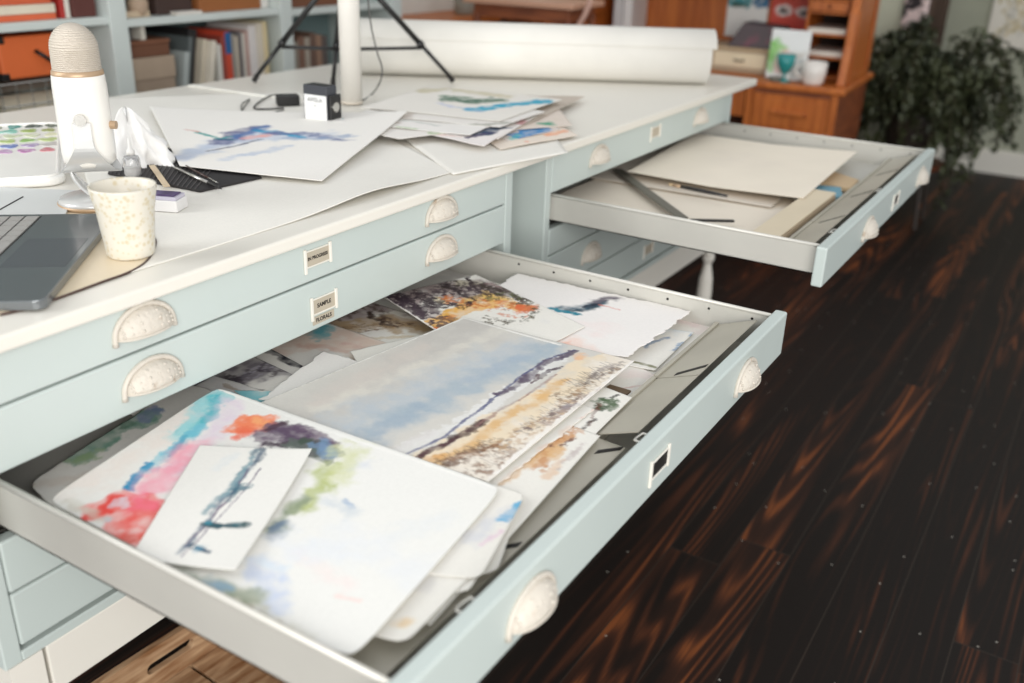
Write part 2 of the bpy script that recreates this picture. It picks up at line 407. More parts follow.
def label_holder(parent, x, y, z, text=None, w=0.052, h=0.026, fill=True):
    bm = B()
    t = 0.0022
    box(bm, x, x + 0.003, y - w / 2, y + w / 2, z + h / 2 - t, z + h / 2); box(bm, x, x + 0.003, y - w / 2, y + w / 2, z - h / 2, z - h / 2 + t)
    box(bm, x, x + 0.0035, y - w / 2 - 0.003, y - w / 2 + t, z - h / 2 - 0.008, z + h / 2 + 0.003); box(bm, x, x + 0.0035, y + w / 2 - t, y + w / 2 + 0.003, z - h / 2 - 0.003, z + h / 2 + 0.003)
    o = link('label_holder', bm, M_white, parent, bevel=0.0008, seg=1)
    bm = B(); box(bm, x + 0.0002, x + 0.0012, y - w / 2 + t, y + w / 2 - t, z - h / 2 + t, z + h / 2 - t)
    if text: text_into(bm, text, 0.0070 if len(text) > 7 else 0.0088, Matrix.Translation((x + 0.0015, y, z)) @ R_FACE, 1, 0.0003)
    link('label_card', bm, [M_card if text else (M_slot if fill else M_paint), M_ink], parent)
def closed_drawer(parent, y0, y1, z0, z1, pulls, lab=None, labtext=None):
    bm = B(); box(bm, -0.018, 0.0, y0 + 0.0015, y1 - 0.0015, z0 + 0.0015, z1 - 0.0015)
    d = link('drawer', bm, M_paint, parent, bevel=0.0025)
    for y, z in pulls: cup_pull(d, 0.0, y, z)
    if lab: label_holder(d, 0.0, lab[0], lab[1], labtext)
    return d
def open_drawer(parent, y0, y1, zb, zt, xo, zf0, pulls, lab, npl, rivets=True, flapx=0.457):
    """metal tray pulled out to xo with a painted front"""
    bm = B(); ti = 0.0015; xi = -0.19; xf = xo - 0.02
    box(bm, xi, xf, y0, y1, zb, zb + 0.002)
    for ya, s in ((y0, 1), (y1, -1)):
        box(bm, xi, xf, min(ya, ya + s * ti), max(ya, ya + s * ti), zb, zt - 0.003)
    box(bm, xi, xi + ti, y0, y1, zb, zt - 0.004)
    box(bm, xf - ti, xf, y0, y1, zb, zt - 0.012)
    d = link('drawer', bm, M_tray, parent)
    for ya, s in ((y0, 1), (y1, -1)):
        bm = B(); tube(bm, [(xi, ya + s * 0.0015, zt - 0.003), (xf, ya + s * 0.0015, zt - 0.003)], 0.0034, 8)
        link('rim', bm, M_rim, d, smooth=True)
    for k in range(7):
        xx = 0.06 + k * 0.075 if k < 6 else 0.51
        for ya, s in ((y1, -1), (y0, 1)):
            bm = B(); yy = ya + s * ti
            for sgn in (1, -1):
                lathe(bm, [(0.0022, -0.0004), (0.0022, 0.0004)], (0, 0, 0), 10)
            bmesh.ops.rotate(bm, verts=bm.verts, cent=(0, 0, 0), matrix=Matrix.Rotation(math.pi / 2, 3, 'X'))
            bmesh.ops.translate(bm, verts=bm.verts, vec=(xx, yy, zt - 0.016))
            link('rivet', bm, M_slot, d)
    bm = B(); box(bm, xf, xo, y0 - 0.018, y1 + 0.022, zf0, zt + 0.0005)
    f = link('drawer_front', bm, M_paint, d, bevel=0.003)
    for y, z in pulls: cup_pull(d, xo, y, z)
    label_holder(d, xo, lab[0], lab[1], None)
    # front flap plates with raised inner lip and slots
    ys = np.linspace(y0 + 0.012, y1 - 0.008, npl + 1) if isinstance(npl, int) else npl
    for a, c in zip(ys[:-1], ys[1:]):
        bm = B(); zp = zt - 0.036
        # sloping plate, lip at the inner edge
        lowp = c < 0.54
        ze = zp - 0.002 if lowp else zp + 0.024; xe = xf - 0.032 if lowp else xf - 0.018
        v = [bm.verts.new(p) for p in ((flapx, a + 0.002, zp), (xe, a + 0.002, ze), (xe, c - 0.002, ze), (flapx, c - 0.002, zp))]
        w2 = [bm.verts.new(p.co + Vector((0, 0, -0.0015))) for p in v]
        bm.faces.new(v); bm.faces.new(w2[::-1])
        for i in range(4): bm.faces.new((v[i], w2[i], w2[(i + 1) % 4], v[(i + 1) % 4]))
        box(bm, flapx - 0.004, flapx + 0.002, a + 0.002, c - 0.002, zb + 0.004, zp + 0.004)
        box(bm, flapx + 0.010, flapx + 0.012, a + 0.002, c - 0.002, zp - 0.001, zp + 0.0015)
        bmesh.ops.recalc_face_normals(bm, faces=bm.faces)
        fl = link('flap_plate', bm, M_flap, d)
    for k, yc in enumerate((0.255, 0.505, 0.757)):
        yc = y0 + (yc - 0.0) * (y1 - y0) / 1.0
        lowp = yc < 0.54 and y0 < 1
        xe = xf - 0.032 if lowp else xf - 0.018; ze = zp - 0.002 if lowp else zp + 0.024
        bm = B(); xa_, xb_ = (flapx + 0.026 if y0 < 1 else flapx + 0.018), xe - 0.003; hw_ = 0.0052 if y0 < 1 else 0.0028
        zf_ = lambda x_: zp + (ze - zp) * (x_ - flapx) / (xe - flapx)
        cs = [(xa_, yc - 0.014 - hw_), (xb_, yc + 0.014 - hw_), (xb_, yc + 0.014 + hw_), (xa_, yc - 0.014 + hw_)]
        a_ = [bm.verts.new((x_, y_, zf_(x_) + 0.0008)) for x_, y_ in cs]; b_ = [bm.verts.new((x_, y_, zf_(x_) - 0.0010)) for x_, y_ in cs]
        bm.faces.new(a_); bm.faces.new(b_[::-1])
        for i in range(4): bm.faces.new((a_[i], b_[i], b_[(i + 1) % 4], a_[(i + 1) % 4]))
        link('slot', bm, M_slot, d)
    for yc in (0.12, 0.50):
        bm = B(); tube(bm, [(xf + 0.004, y0 + yc - 0.011, zt - 0.006), (xf - 0.008, y0 + yc - 0.011, zt - 0.006), (xf - 0.012, y0 + yc - 0.004, zt - 0.010), (xf - 0.012, y0 + yc + 0.004, zt - 0.010), (xf - 0.008, y0 + yc + 0.011, zt - 0.006), (xf + 0.004, y0 + yc + 0.011, zt - 0.006)], 0.0014, 6)
        link('catch', bm, M_rim, d, smooth=True)
    return d

def carcass(parent, ya, yb, y0, y1, z0, z1, zs):
    bm = B()
    box(bm, -0.92, 0.0, ya, y0, z0, z1); box(bm, -0.92, 0.0, y1, yb, z0, z1)
    box(bm, -0.92, -0.90, y0, y1, z0, z1); box(bm, -0.90, 0.0, y0, y1, z0, z0 + 0.014)
    box(bm, -0.90, -0.02, y0, y1, z1 - 0.012, z1)
    link('carcass', bm, M_paint, parent, bevel=0.0015, seg=1)
    bm = B()
    for z in zs: box(bm, -0.88, -0.019, y0 + 0.0005, y1 - 0.0005, z - 0.0012, z + 0.0012)
    box(bm, -0.20, -0.195, y0 + 0.001, y1 - 0.001, z0 + 0.02, z1 - 0.02)
    link('runner', bm, M_cabin, parent)
M_cabin = M_paint_in

ff = tag(empty('flat_file', (0, 0, 0)), 'nearer pale blue flat file cabinet whose third drawer full of watercolours is pulled out', 'cabinet', 'flat file cabinets')
Z1 = [0.930, 0.867, 0.7895, 0.711, 0.640, 0.565]
carcass(ff, -0.022, 1.066, 0.0, 1.042, 0.545, 0.930, Z1[1:5])
closed_drawer(ff, 0, 1.042, Z1[1], Z1[0], [(0.222, 0.9055), (0.834, 0.9055)], (0.527, 0.9035), 'IN PROGRESS')
dd = closed_drawer(ff, 0, 1.042, Z1[2], Z1[1], [(0.224, 0.833), (0.834, 0.836)], (0.535, 0.8275), 'SAMPLE')
bm = B(); box(bm, 0.0, 0.0012, 0.510, 0.556, 0.799, 0.8115); text_into(bm, 'FLORALS', 0.0085, Matrix.Translation((0.0015, 0.533, 0.8052)) @ R_FACE, 1, 0.0003)
link('label_strip', bm, [M_card, M_ink], dd)
open_drawer(ff, 0.012, 1.000, 0.724, 0.7885, 0.56, 0.713, [(0.208, 0.752), (0.833, 0.752)], (0.515, 0.753), [0.02, 0.532, 0.735, 0.990])
closed_drawer(ff, 0, 1.042, Z1[4], Z1[3], [(0.222, 0.680), (0.834, 0.680)])
closed_drawer(ff, 0, 1.042, Z1[5], Z1[4], [(0.222, 0.606), (0.834, 0.606)])

f2 = tag(empty('flat_file', (0, 0, 0)), 'farther pale blue flat file cabinet whose second drawer of blank paper is pulled out', 'cabinet', 'flat file cabinets')
Z2 = [0.930, 0.850, 0.775, 0.715, 0.631, 0.556]
carcass(f2, 1.194, 2.256, 1.216, 2.234, 0.538, 0.930, Z2[1:5])
closed_drawer(f2, 1.216, 2.234, Z2[1], Z2[0], [(1.424, 0.8955), (2.015, 0.8955)], (1.721, 0.899), ' ')
open_drawer(f2, 1.226, 2.222, 0.792, 0.8485, 0.565, 0.775, [(1.534, 0.810), (2.084, 0.810)], (1.79, 0.812), [1.235, 1.48, 1.73, 1.98, 2.212], flapx=0.465)
closed_drawer(f2, 1.216, 2.234, Z2[3], Z2[2], [(2.015, 0.745)])
closed_drawer(f2, 1.216, 2.234, Z2[4], Z2[3], [(1.415, 0.675), (2.015, 0.675)])
closed_drawer(f2, 1.216, 2.234, Z2[5], Z2[4], [(1.415, 0.590), (2.015, 0.590)], (1.745, 0.594), ' ')

# base tables with turned legs
def turned_leg(parent, x, y, ztop, square=0.085):
    bm = B(); s = 0.021
    box(bm, x - s, x + s, y - s, y + s, ztop - square, ztop)
    h = ztop - square
    prof = [(0.010, 0), (0.013, 0.02), (0.016, 0.06), (0.014, 0.10), (0.020, 0.18), (0.023, 0.26), (0.021, 0.30), (0.013, 0.335), (0.012, 0.345), (0.019, 0.355), (0.019, 0.365), (0.013, 0.372), (0.017, 0.385)]
    k = h / 0.385
    lathe(bm, [(r, z * k) for r, z in prof], (x, y, 0), 20)
    return link('leg', bm, M_white, parent, smooth=False, bevel=0.0)
def base_table(ya, yb, ztop, label):
    t = tag(empty('base_table', (0, 0, 0)), label, 'table')
    bm = B(); box(bm, -0.020, -0.002, ya + 0.05, yb - 0.05, ztop - 0.072, ztop); link('front_apron', bm, M_white, t, bevel=0.002)
    bm = B(); box(bm, -0.91, -0.89, ya + 0.05, yb - 0.05, ztop - 0.072, ztop); link('back_apron', bm, M_white, t)
    for y in (ya + 0.004, yb - 0.022):
        bm = B(); box(bm, -0.86, -0.05, y, y + 0.018, ztop - 0.072, ztop); link('side_apron', bm, M_white, t)
    for x in (-0.022, -0.885):
        for y in (ya + 0.023, yb - 0.023): turned_leg(t, x, y, ztop)
base_table(-0.020, 1.066, 0.5445, 'white painted base table carrying the nearer flat file above a wooden crate')
base_table(1.194, 2.300, 0.5375, 'white base table with turned legs carrying the farther flat file')

# worktop
bm = B(); box(bm, -1.075, 0.014, -0.35, 2.42, 0.9305, 0.950)
tag(link('worktop', bm, M_top, bevel=0.004, seg=3), 'long cream white worktop lying across both flat files', 'worktop')

# ================================================================== WATERCOLOURS IN THE NEARER OPEN DRAWER
GP = 'watercolours in the nearer open drawer'
ZB = 0.7275
def zk(k): return ZB + 0.0024 * k + (0.0085 if k >= 8.6 else 0.0)
def lift(c, h, p=3):
    # raise one corner / edge: c in 'A','B','C','D' or edges
    def f(U, V, X, Y):
        d = {'A': (1 - U) * (1 - V), 'B': U * (1 - V), 'C': U * V, 'D': (1 - U) * V, 'U1': U, 'U0': 1 - U, 'V1': V, 'V0': 1 - V}[c]
        return h * d ** p
    return f
W_, CR = (232, 229, 221), (222, 216, 204)

def p_base(a): pass
sheet('blank_sheet', 'cream sheet at the very bottom of the left pile in the nearer drawer', 'paper', rect(0.05, 0.42, 0.12, 0.50), zk(0), group=GP, step=0.008, base=CR, seed=3)
sheet('blank_sheet', 'cream sheet at the very bottom of the right pile in the nearer drawer', 'paper', rect(-0.17, 0.395, 0.515, 0.975), zk(0), group=GP, step=0.008, base=CR, seed=4)

def p_t3(a):
    a.stroke([(470, 262), (500, 266), (540, 272)], 0.03, (206, 202, 204), 0.9, 0.5, 0.02)
    a.stroke([(455, 275), (480, 270)], 0.03, (170, 165, 165), 0.9, 0.5, 0.02)
    a.stroke([(500, 284), (530, 278)], 0.004, (200, 196, 170), 0.8, 0.5)
sheet('watercolour_sheet', 'nearly blank grey washed sheet at the back right corner of the nearer drawer', 'watercolour', rect(-0.14, 0.22, 0.72, 0.982, -0.05), zk(1), p_t3, GP, torn=0.003, seed=5)

def p_t5(a):   # brown rock sketch
    a.stroke([(335, 322), (400, 300), (430, 318)], 0.035, (176, 162, 160), 0.5, 0.95, 0.01)
    a.stroke([(330, 330), (380, 322), (430, 330)], 0.028, (182, 156, 122), 0.6, 0.95, 0.012)
    a.stroke([(350, 315), (372, 306), (392, 322), (410, 326)], 0.010, (92, 70, 60), 0.6, 0.9, 0.02, 0.45)
    a.stroke([(320, 323), (345, 316)], 0.010, (100, 80, 70), 0.6, 0.8, 0.02, 0.4)
    a.stroke([(372, 312), (380, 325), (398, 327)], 0.005, (66, 48, 42), 0.5, 0.9, 0.012)
    for k in range(7):
        a.stroke([(312 + 8 * k, 331 - k), (350 + 9 * k, 336 - 2 * k), (372 + 8 * k, 330 - k)], 0.0012, (120, 88, 60), 0.7, 0.7, 0.008, 0.4)
    a.stroke([(300, 343), (360, 340), (436, 336)], 0.006, (206, 186, 150), 0.7, 0.6, 0.008)
sheet('watercolour_sheet', 'brown rocky riverbank sketch beside the autumn cliff painting at the drawer mouth', 'watercolour', rect(-0.15, 0.075, 0.575, 0.760, -0.03), zk(2), p_t5, GP, seed=6)

def p_t6(a):   # peach and teal
    a.stroke([(270, 348), (320, 340), (375, 350)], 0.05, (222, 200, 184), 0.6, 0.9, 0.01)
    a.blob((325, 330), 0.022, (96, 176, 186), 0.5, 0.95, 0.015); a.blob((322, 338), 0.012, (110, 180, 186), 0.6, 0.8, 0.012)
    a.stroke([(285, 340), (305, 333)], 0.012, (170, 150, 126), 0.9, 0.6, 0.01)
    a.stroke([(300, 346), (345, 352)], 0.008, (206, 160, 140), 0.8, 0.5, 0.012)
    a.stroke([(345, 344), (375, 352)], 0.01, (214, 176, 164), 0.8, 0.6, 0.01)
sheet('watercolour_sheet', 'peach wash painting with a teal patch peeking out at the drawer mouth', 'watercolour', rect(-0.15, 0.05, 0.40, 0.640, -0.05), zk(3), p_t6, GP, seed=7)

def p_t7b(a):
    a.stroke([(280, 342), (310, 354), (345, 366)], 0.010, (112, 116, 84), 0.5, 1, 0.004)
    a.stroke([(262, 346), (285, 356), (305, 366)], 0.012, (48, 48, 56), 0.5, 1, 0.006)
    a.stroke([(290, 352), (312, 362)], 0.006, (214, 214, 214), 0.5, 0.9, 0.005)
    a.stroke([(300, 346), (350, 366)], 0.005, (190, 184, 140), 0.5, 0.9, 0.004)
sheet('watercolour_sheet', 'narrow view of a dark sea painting with an olive green band', 'watercolour', rect(-0.16, 0.05, 0.365, 0.50, -0.20), zk(4), p_t7b, GP, seed=8)

def p_t7(a):
    a.stroke([(215, 380), (260, 362), (300, 360)], 0.06, (128, 122, 128), 0.4, 1, 0.01)
    for k in range(8):
        a.stroke([(222 + 10 * k, 388 - 4 * k), (240 + 9 * k, 378 - 3 * k), (252 + 8 * k, 368 - 3 * k)], 0.004, [(78, 70, 80), (172, 168, 176)][k % 2], 0.6, 0.8, 0.02, 0.4)
    a.stroke([(222, 376), (240, 390)], 0.009, (60, 52, 58), 0.6, 0.9, 0.012, 0.35)
    a.stroke([(275, 376), (298, 364)], 0.006, (70, 60, 66), 0.6, 0.8, 0.012, 0.4)
    a.stroke([(236, 388), (262, 391)], 0.005, (64, 54, 60), 0.6, 0.9, 0.01)
sheet('watercolour_sheet', 'dark grey violet water painting beside the torn white sheet', 'watercolour', rect(-0.17, 0.10, 0.24, 0.462, -0.12), zk(5), p_t7, GP, seed=9)

def p_s1(a):
    a.stroke([(80, 458), (100, 445), (125, 428), (150, 415)], 0.016, (116, 160, 140), 0.5, 0.9, 0.016)
    a.stroke([(75, 464), (96, 455)], 0.012, (150, 176, 128), 0.7, 0.8, 0.012)
    a.blob((146, 414), 0.018, (132, 146, 184), 0.5, 0.9, 0.014); a.blob((126, 425), 0.012, (92, 130, 108), 0.5, 0.8, 0.012)
    a.stroke([(40, 485), (90, 475)], 0.012, (214, 200, 184), 0.9, 0.5)
    a.stroke([(30, 492), (34, 486)], 0.006, (190, 176, 150), 0.9, 0.5)
sheet('watercolour_sheet', 'pale sheet with green and blue marks at the left back of the nearer drawer', 'watercolour', pxc(zk(6), (24, 487), (187, 382), (430, 470), (270, 650)), zk(6), p_s1, GP, torn=0.003, seed=10, rnd=0.05)
def p_s2(a):
    a.stroke([(135, 418), (215, 380), (230, 392)], 0.035, (206, 204, 204), 0.8, 0.7, 0.01)
    a.stroke([(150, 410), (170, 398)], 0.005, (74, 60, 60), 0.5, 0.9, 0.01, 0.4)
    a.stroke([(172, 402), (200, 392)], 0.014, (182, 186, 190), 0.8, 0.6, 0.012)
    a.stroke([(226, 386), (246, 394)], 0.004, (150, 128, 104), 0.6, 0.6, 0.01)
sheet('watercolour_sheet', 'grey white sheet with dark flecks under the cabinet edge behind the orange sun painting', 'watercolour', pxc(zk(5.5), (112, 432), (214, 376), (420, 440), (310, 520)), zk(5.5), p_s2, GP, torn=0.002, seed=11)

def p_t9(a):
    a.stroke([(232, 391), (262, 396), (300, 412), (360, 432), (430, 456), (470, 470)], 0.016, (128, 196, 204), 0.35, 0.95, 0.005)
    a.stroke([(262, 402), (330, 430), (400, 454)], 0.004, (70, 160, 180), 0.7, 0.8, 0.006)
sheet('watercolour_sheet', 'teal edged sheet showing as a thin strip behind the orange sun painting', 'watercolour', pxc(zk(7), (234, 391), (276, 392), (480, 466), (420, 520)), zk(7), p_t9, GP, torn=0.002, seed=12)

sheet('torn_sheet', 'plain white torn edged sheet sticking out left of the grey sky seascape', 'paper', pxc(zk(8), (324, 354), (430, 380), (390, 440), (260, 402)), zk(8), None, GP, torn=0.006, seed=13, base=(234, 231, 226),
      bend=lambda U, V, X, Y: 0.004 * (1 - U) ** 2)
sheet('torn_sheet', 'white margin sheet between the brown riverbank sketch and the grey sky seascape', 'paper', pxc(zk(7.5), (350, 352), (445, 330), (500, 372), (380, 400)), zk(7.5), lambda a: a.blob((357, 366), 0.008, (90, 176, 190), 0.5, 0.9, 0.008), GP, torn=0.002, seed=14)

def p_t2(a):    # bird
    a.stroke([(562, 309), (585, 310), (600, 305)], 0.0125, (84, 110, 124), 0.9, 1.0, 0.006)
    a.stroke([(566, 311), (590, 311), (604, 303)], 0.0095, (46, 74, 88), 0.8, 1.0, 0.006)
    a.stroke([(553, 309), (566, 313), (578, 315)], 0.0065, (26, 126, 146), 0.7, 1.0, 0.005)
    a.stroke([(596, 303), (610, 299), (616, 300)], 0.010, (104, 98, 108), 0.9, 1.0, 0.008)
    a.stroke([(585, 308), (598, 306)], 0.006, (34, 44, 60), 0.8, 0.9, 0.006)
    a.stroke([(600, 306), (619, 311)], 0.002, (214, 110, 90), 0.6, 0.85, 0.003)
    a.blob((575, 345), 0.03, (240, 206, 190), 0.95, 0.7, 0.02); a.blob((566, 344), 0.010, (238, 170, 140), 0.9, 0.6, 0.01)
    a.blob((600, 330), 0.03, (238, 220, 216), 0.95, 0.5, 0.02)
sheet('watercolour_sheet', 'white deckle edged sheet with a small teal and grey bird like smear', 'watercolour', pxc(zk(9), (516, 274), (691, 313), (628, 358), (440, 330)), zk(9), p_t2, GP, torn=0.006, seed=15, base=(236, 232, 228),
      bend=lambda U, V, X, Y: 0.003 * U * (1 - V))

def p_r1(a):
    a.stroke([(645, 348), (655, 342), (668, 338)], 0.004, (110, 136, 168), 0.6, 0.9, 0.01)
    a.stroke([(672, 352), (690, 340), (693, 334)], 0.004, (136, 160, 186), 0.6, 0.9, 0.008, 0.4)
    a.stroke([(676, 356), (680, 352)], 0.004, (190, 140, 90), 0.6, 0.9, 0.006)
    a.stroke([(656, 332), (690, 330)], 0.02, (212, 222, 228), 0.9, 0.7)
    a.stroke([(632, 362), (655, 368)], 0.003, (110, 110, 70), 0.5, 0.9, 0.003)
sheet('watercolour_sheet', 'pinkish white sheet at the right back corner poking past the bird sheet', 'watercolour', pxc(zk(5), (600, 300), (712, 327), (650, 378), (560, 350)), zk(5), lambda a: a.stroke([(690, 322), (705, 330)], 0.02, (224, 204, 202), 0.9, 0.7), GP, seed=16)
sheet('watercolour_sheet', 'white sheet with small blue dabs by the flap right of the bird sheet', 'watercolour', pxc(zk(6.5), (590, 318), (694, 333), (655, 371), (540, 350)), zk(6.5), p_r1, GP, seed=17)

def p_r2(a):
    a.stroke([(600, 372), (650, 376)], 0.02, (236, 220, 214), 0.9, 0.6); a.stroke([(612, 391), (640, 386)], 0.002, (190, 120, 110), 0.6, 0.4, 0.002)
sheet('watercolour_sheet', 'blush white sheet by the flap right of the grey sky seascape', 'watercolour', pxc(zk(5.6), (610, 350), (655, 376), (612, 412), (560, 390)), zk(5.6), p_r2, GP, seed=18)
def p_r3(a):
    a.blob((606, 404), 0.014, (84, 104, 76), 0.5, 0.9, 0.016, 0.4); a.blob((601, 409), 0.009, (66, 84, 62), 0.5, 0.9, 0.014, 0.35)
    a.stroke([(610, 399), (618, 396)], 0.002, (44, 48, 40), 0.5, 0.9, 0.004); a.stroke([(590, 425), (595, 412), (600, 404)], 0.003, (110, 60, 48), 0.6, 0.8, 0.008, 0.4)
    a.stroke([(586, 430), (592, 420)], 0.003, (60, 50, 44), 0.6, 0.8, 0.008, 0.4)
sheet('watercolour_sheet', 'leafy green sketch in the gap beside the flap plate', 'watercolour', pxc(zk(9.1), (585, 380), (632, 398), (590, 440), (540, 430)), zk(9.1), p_r3, GP, seed=19)
bm = B()
for p in [1]:
    c = at(617, 390, zk(5.6) + 0.003); box(bm, c.x - 0.016, c.x + 0.018, c.y - 0.009, c.y + 0.009, zk(5.6) + 0.0008, zk(5.6) + 0.004)
tag(link('wood_offcut', bm, mat('brown_offcut', (112, 92, 70), 0.7)), 'short flat brown strip lying between the blush sheet and the leafy sketch', 'strip')

def p_t1(a):    # autumn cliff
    a.stroke([(395, 300), (440, 290), (478, 290)], 0.05, (152, 138, 134), 0.4, 1, 0.014)
    a.stroke([(395, 305), (430, 320), (445, 330)], 0.03, (172, 158, 156), 0.5, 0.9, 0.01)
    a.blob((465, 285), 0.02, (194, 186, 166), 0.6, 0.9, 0.02); a.blob((440, 300), 0.014, (206, 190, 140), 0.6, 0.8, 0.015)
    a.stroke([(432, 325), (450, 315), (475, 306), (500, 302), (520, 308)], 0.020, (232, 178, 92), 0.5, 0.95, 0.014)
    a.stroke([(470, 300), (485, 296), (505, 300)], 0.014, (236, 196, 110), 0.6, 0.9, 0.014)
    a.blob((435, 330), 0.010, (212, 104, 52), 0.5, 0.9, 0.012); a.blob((450, 318), 0.010, (226, 146, 70), 0.6, 0.8, 0.012)
    a.stroke([(392, 296), (430, 300), (470, 290)], 0.040, (66, 52, 60), 0.6, 0.95, 0.01, 0.50)
    a.stroke([(400, 300), (430, 312), (440, 322)], 0.026, (70, 56, 66), 0.6, 0.9, 0.01, 0.46)
    a.stroke([(440, 284), (480, 286), (520, 300)], 0.022, (64, 54, 46), 0.6, 0.95, 0.01, 0.48)
    a.stroke([(450, 300), (490, 306), (520, 306)], 0.018, (206, 120, 62), 0.6, 0.9, 0.01, 0.5)
    a.stroke([(395, 292), (412, 306), (425, 318)], 0.012, (58, 46, 54), 0.5, 0.95, 0.022, 0.36)
    a.stroke([(412, 288), (430, 304), (448, 306)], 0.011, (62, 50, 56), 0.5, 0.95, 0.02, 0.36)
    a.stroke([(396, 300), (420, 316)], 0.012, (74, 60, 70), 0.5, 0.85, 0.02, 0.42)
    a.stroke([(446, 282), (462, 296), (472, 302), (462, 307)], 0.008, (52, 40, 44), 0.5, 0.95, 0.018, 0.36)
    a.stroke([(466, 278), (474, 288), (490, 296)], 0.005, (58, 44, 50), 0.5, 0.9, 0.014, 0.34)
    a.stroke([(478, 286), (500, 290), (522, 300)], 0.008, (66, 52, 48), 0.5, 0.95, 0.016, 0.38)
    a.stroke([(486, 284), (500, 288)], 0.004, (130, 104, 104), 0.6, 0.8, 0.01)
    a.stroke([(490, 300), (505, 294), (520, 300)], 0.006, (92, 96, 62), 0.5, 0.8, 0.016, 0.45)
    a.blob((521, 309), 0.017, (222, 110, 66), 0.5, 0.95, 0.016); a.blob((500, 303), 0.012, (226, 136, 76), 0.6, 0.75, 0.016, 0.4)
    a.stroke([(500, 315), (515, 317), (530, 308)], 0.010, (206, 120, 80), 0.6, 0.8, 0.016, 0.45)
    a.stroke([(485, 322), (505, 324), (522, 320), (533, 310)], 0.010, (70, 62, 44), 0.8, 0.95, 0.022, 0.55)
    a.stroke([(482, 318), (495, 324), (515, 326)], 0.008, (84, 74, 52), 0.8, 0.9, 0.02, 0.56)
    a.stroke([(522, 300), (536, 308), (532, 318)], 0.010, (88, 80, 52), 0.8, 0.9, 0.02, 0.56)
    a.blob((505, 310), 0.006, (60, 58, 40), 0.6, 0.8, 0.012, 0.5)
    a.blob((545, 322), 0.012, (224, 222, 218), 0.8, 0.5)
    # paper margin stays white along its left edge
    a.stroke([(383, 298), (436, 331), (470, 350)], 0.0035, (236, 233, 226), 0.3, 1, 0.001)
sheet('watercolour_sheet', 'vivid orange and black autumn cliff painting at the drawer mouth', 'watercolour', pxc(zk(10.2), (383, 297), (476, 275), (585, 327), (500, 372)), zk(10.2), p_t1, GP, seed=20, step=0.0013)

def p_p3(a):    # ochre lower sheet
    a.stroke([(560, 440), (530, 460), (500, 482)], 0.020, (216, 176, 128), 0.6, 0.95, 0.014)
    a.stroke([(575, 432), (550, 450), (536, 470)], 0.010, (196, 140, 92), 0.7, 0.8, 0.018, 0.4)
    a.stroke([(548, 448), (562, 448), (572, 440)], 0.003, (110, 72, 60), 0.6, 0.9, 0.008, 0.35)
    a.stroke([(560, 460), (545, 478)], 0.006, (222, 190, 160), 0.8, 0.7, 0.01); a.stroke([(580, 445), (560, 470)], 0.004, (170, 150, 150), 0.8, 0.5, 0.012, 0.4)
sheet('watercolour_sheet', 'white sheet with an ochre smear reaching to the flap in front of the seascape', 'watercolour', pxc(zk(8.6), (500, 400), (600, 438), (430, 628), (300, 540)), zk(8.6), p_p3, GP, seed=21, step=0.002, bend=lambda U, V, X, Y: 0.002 * U)
def p_p4(a):
    a.stroke([(600, 415), (560, 446), (510, 486)], 0.012, (226, 206, 190), 0.8, 0.9, 0.01)
    a.stroke([(585, 420), (600, 410)], 0.006, (220, 180, 168), 0.8, 0.7, 0.01)
sheet('torn_sheet', 'deckle edged rosy sheet just under the front edge of the grey sky seascape', 'watercolour', pxc(zk(9.6), (530, 374), (594, 411), (480, 500), (420, 470)), zk(9.6), p_p4, GP, seed=22, torn=0.004, bend=lambda U, V, X, Y: 0.001 * U)

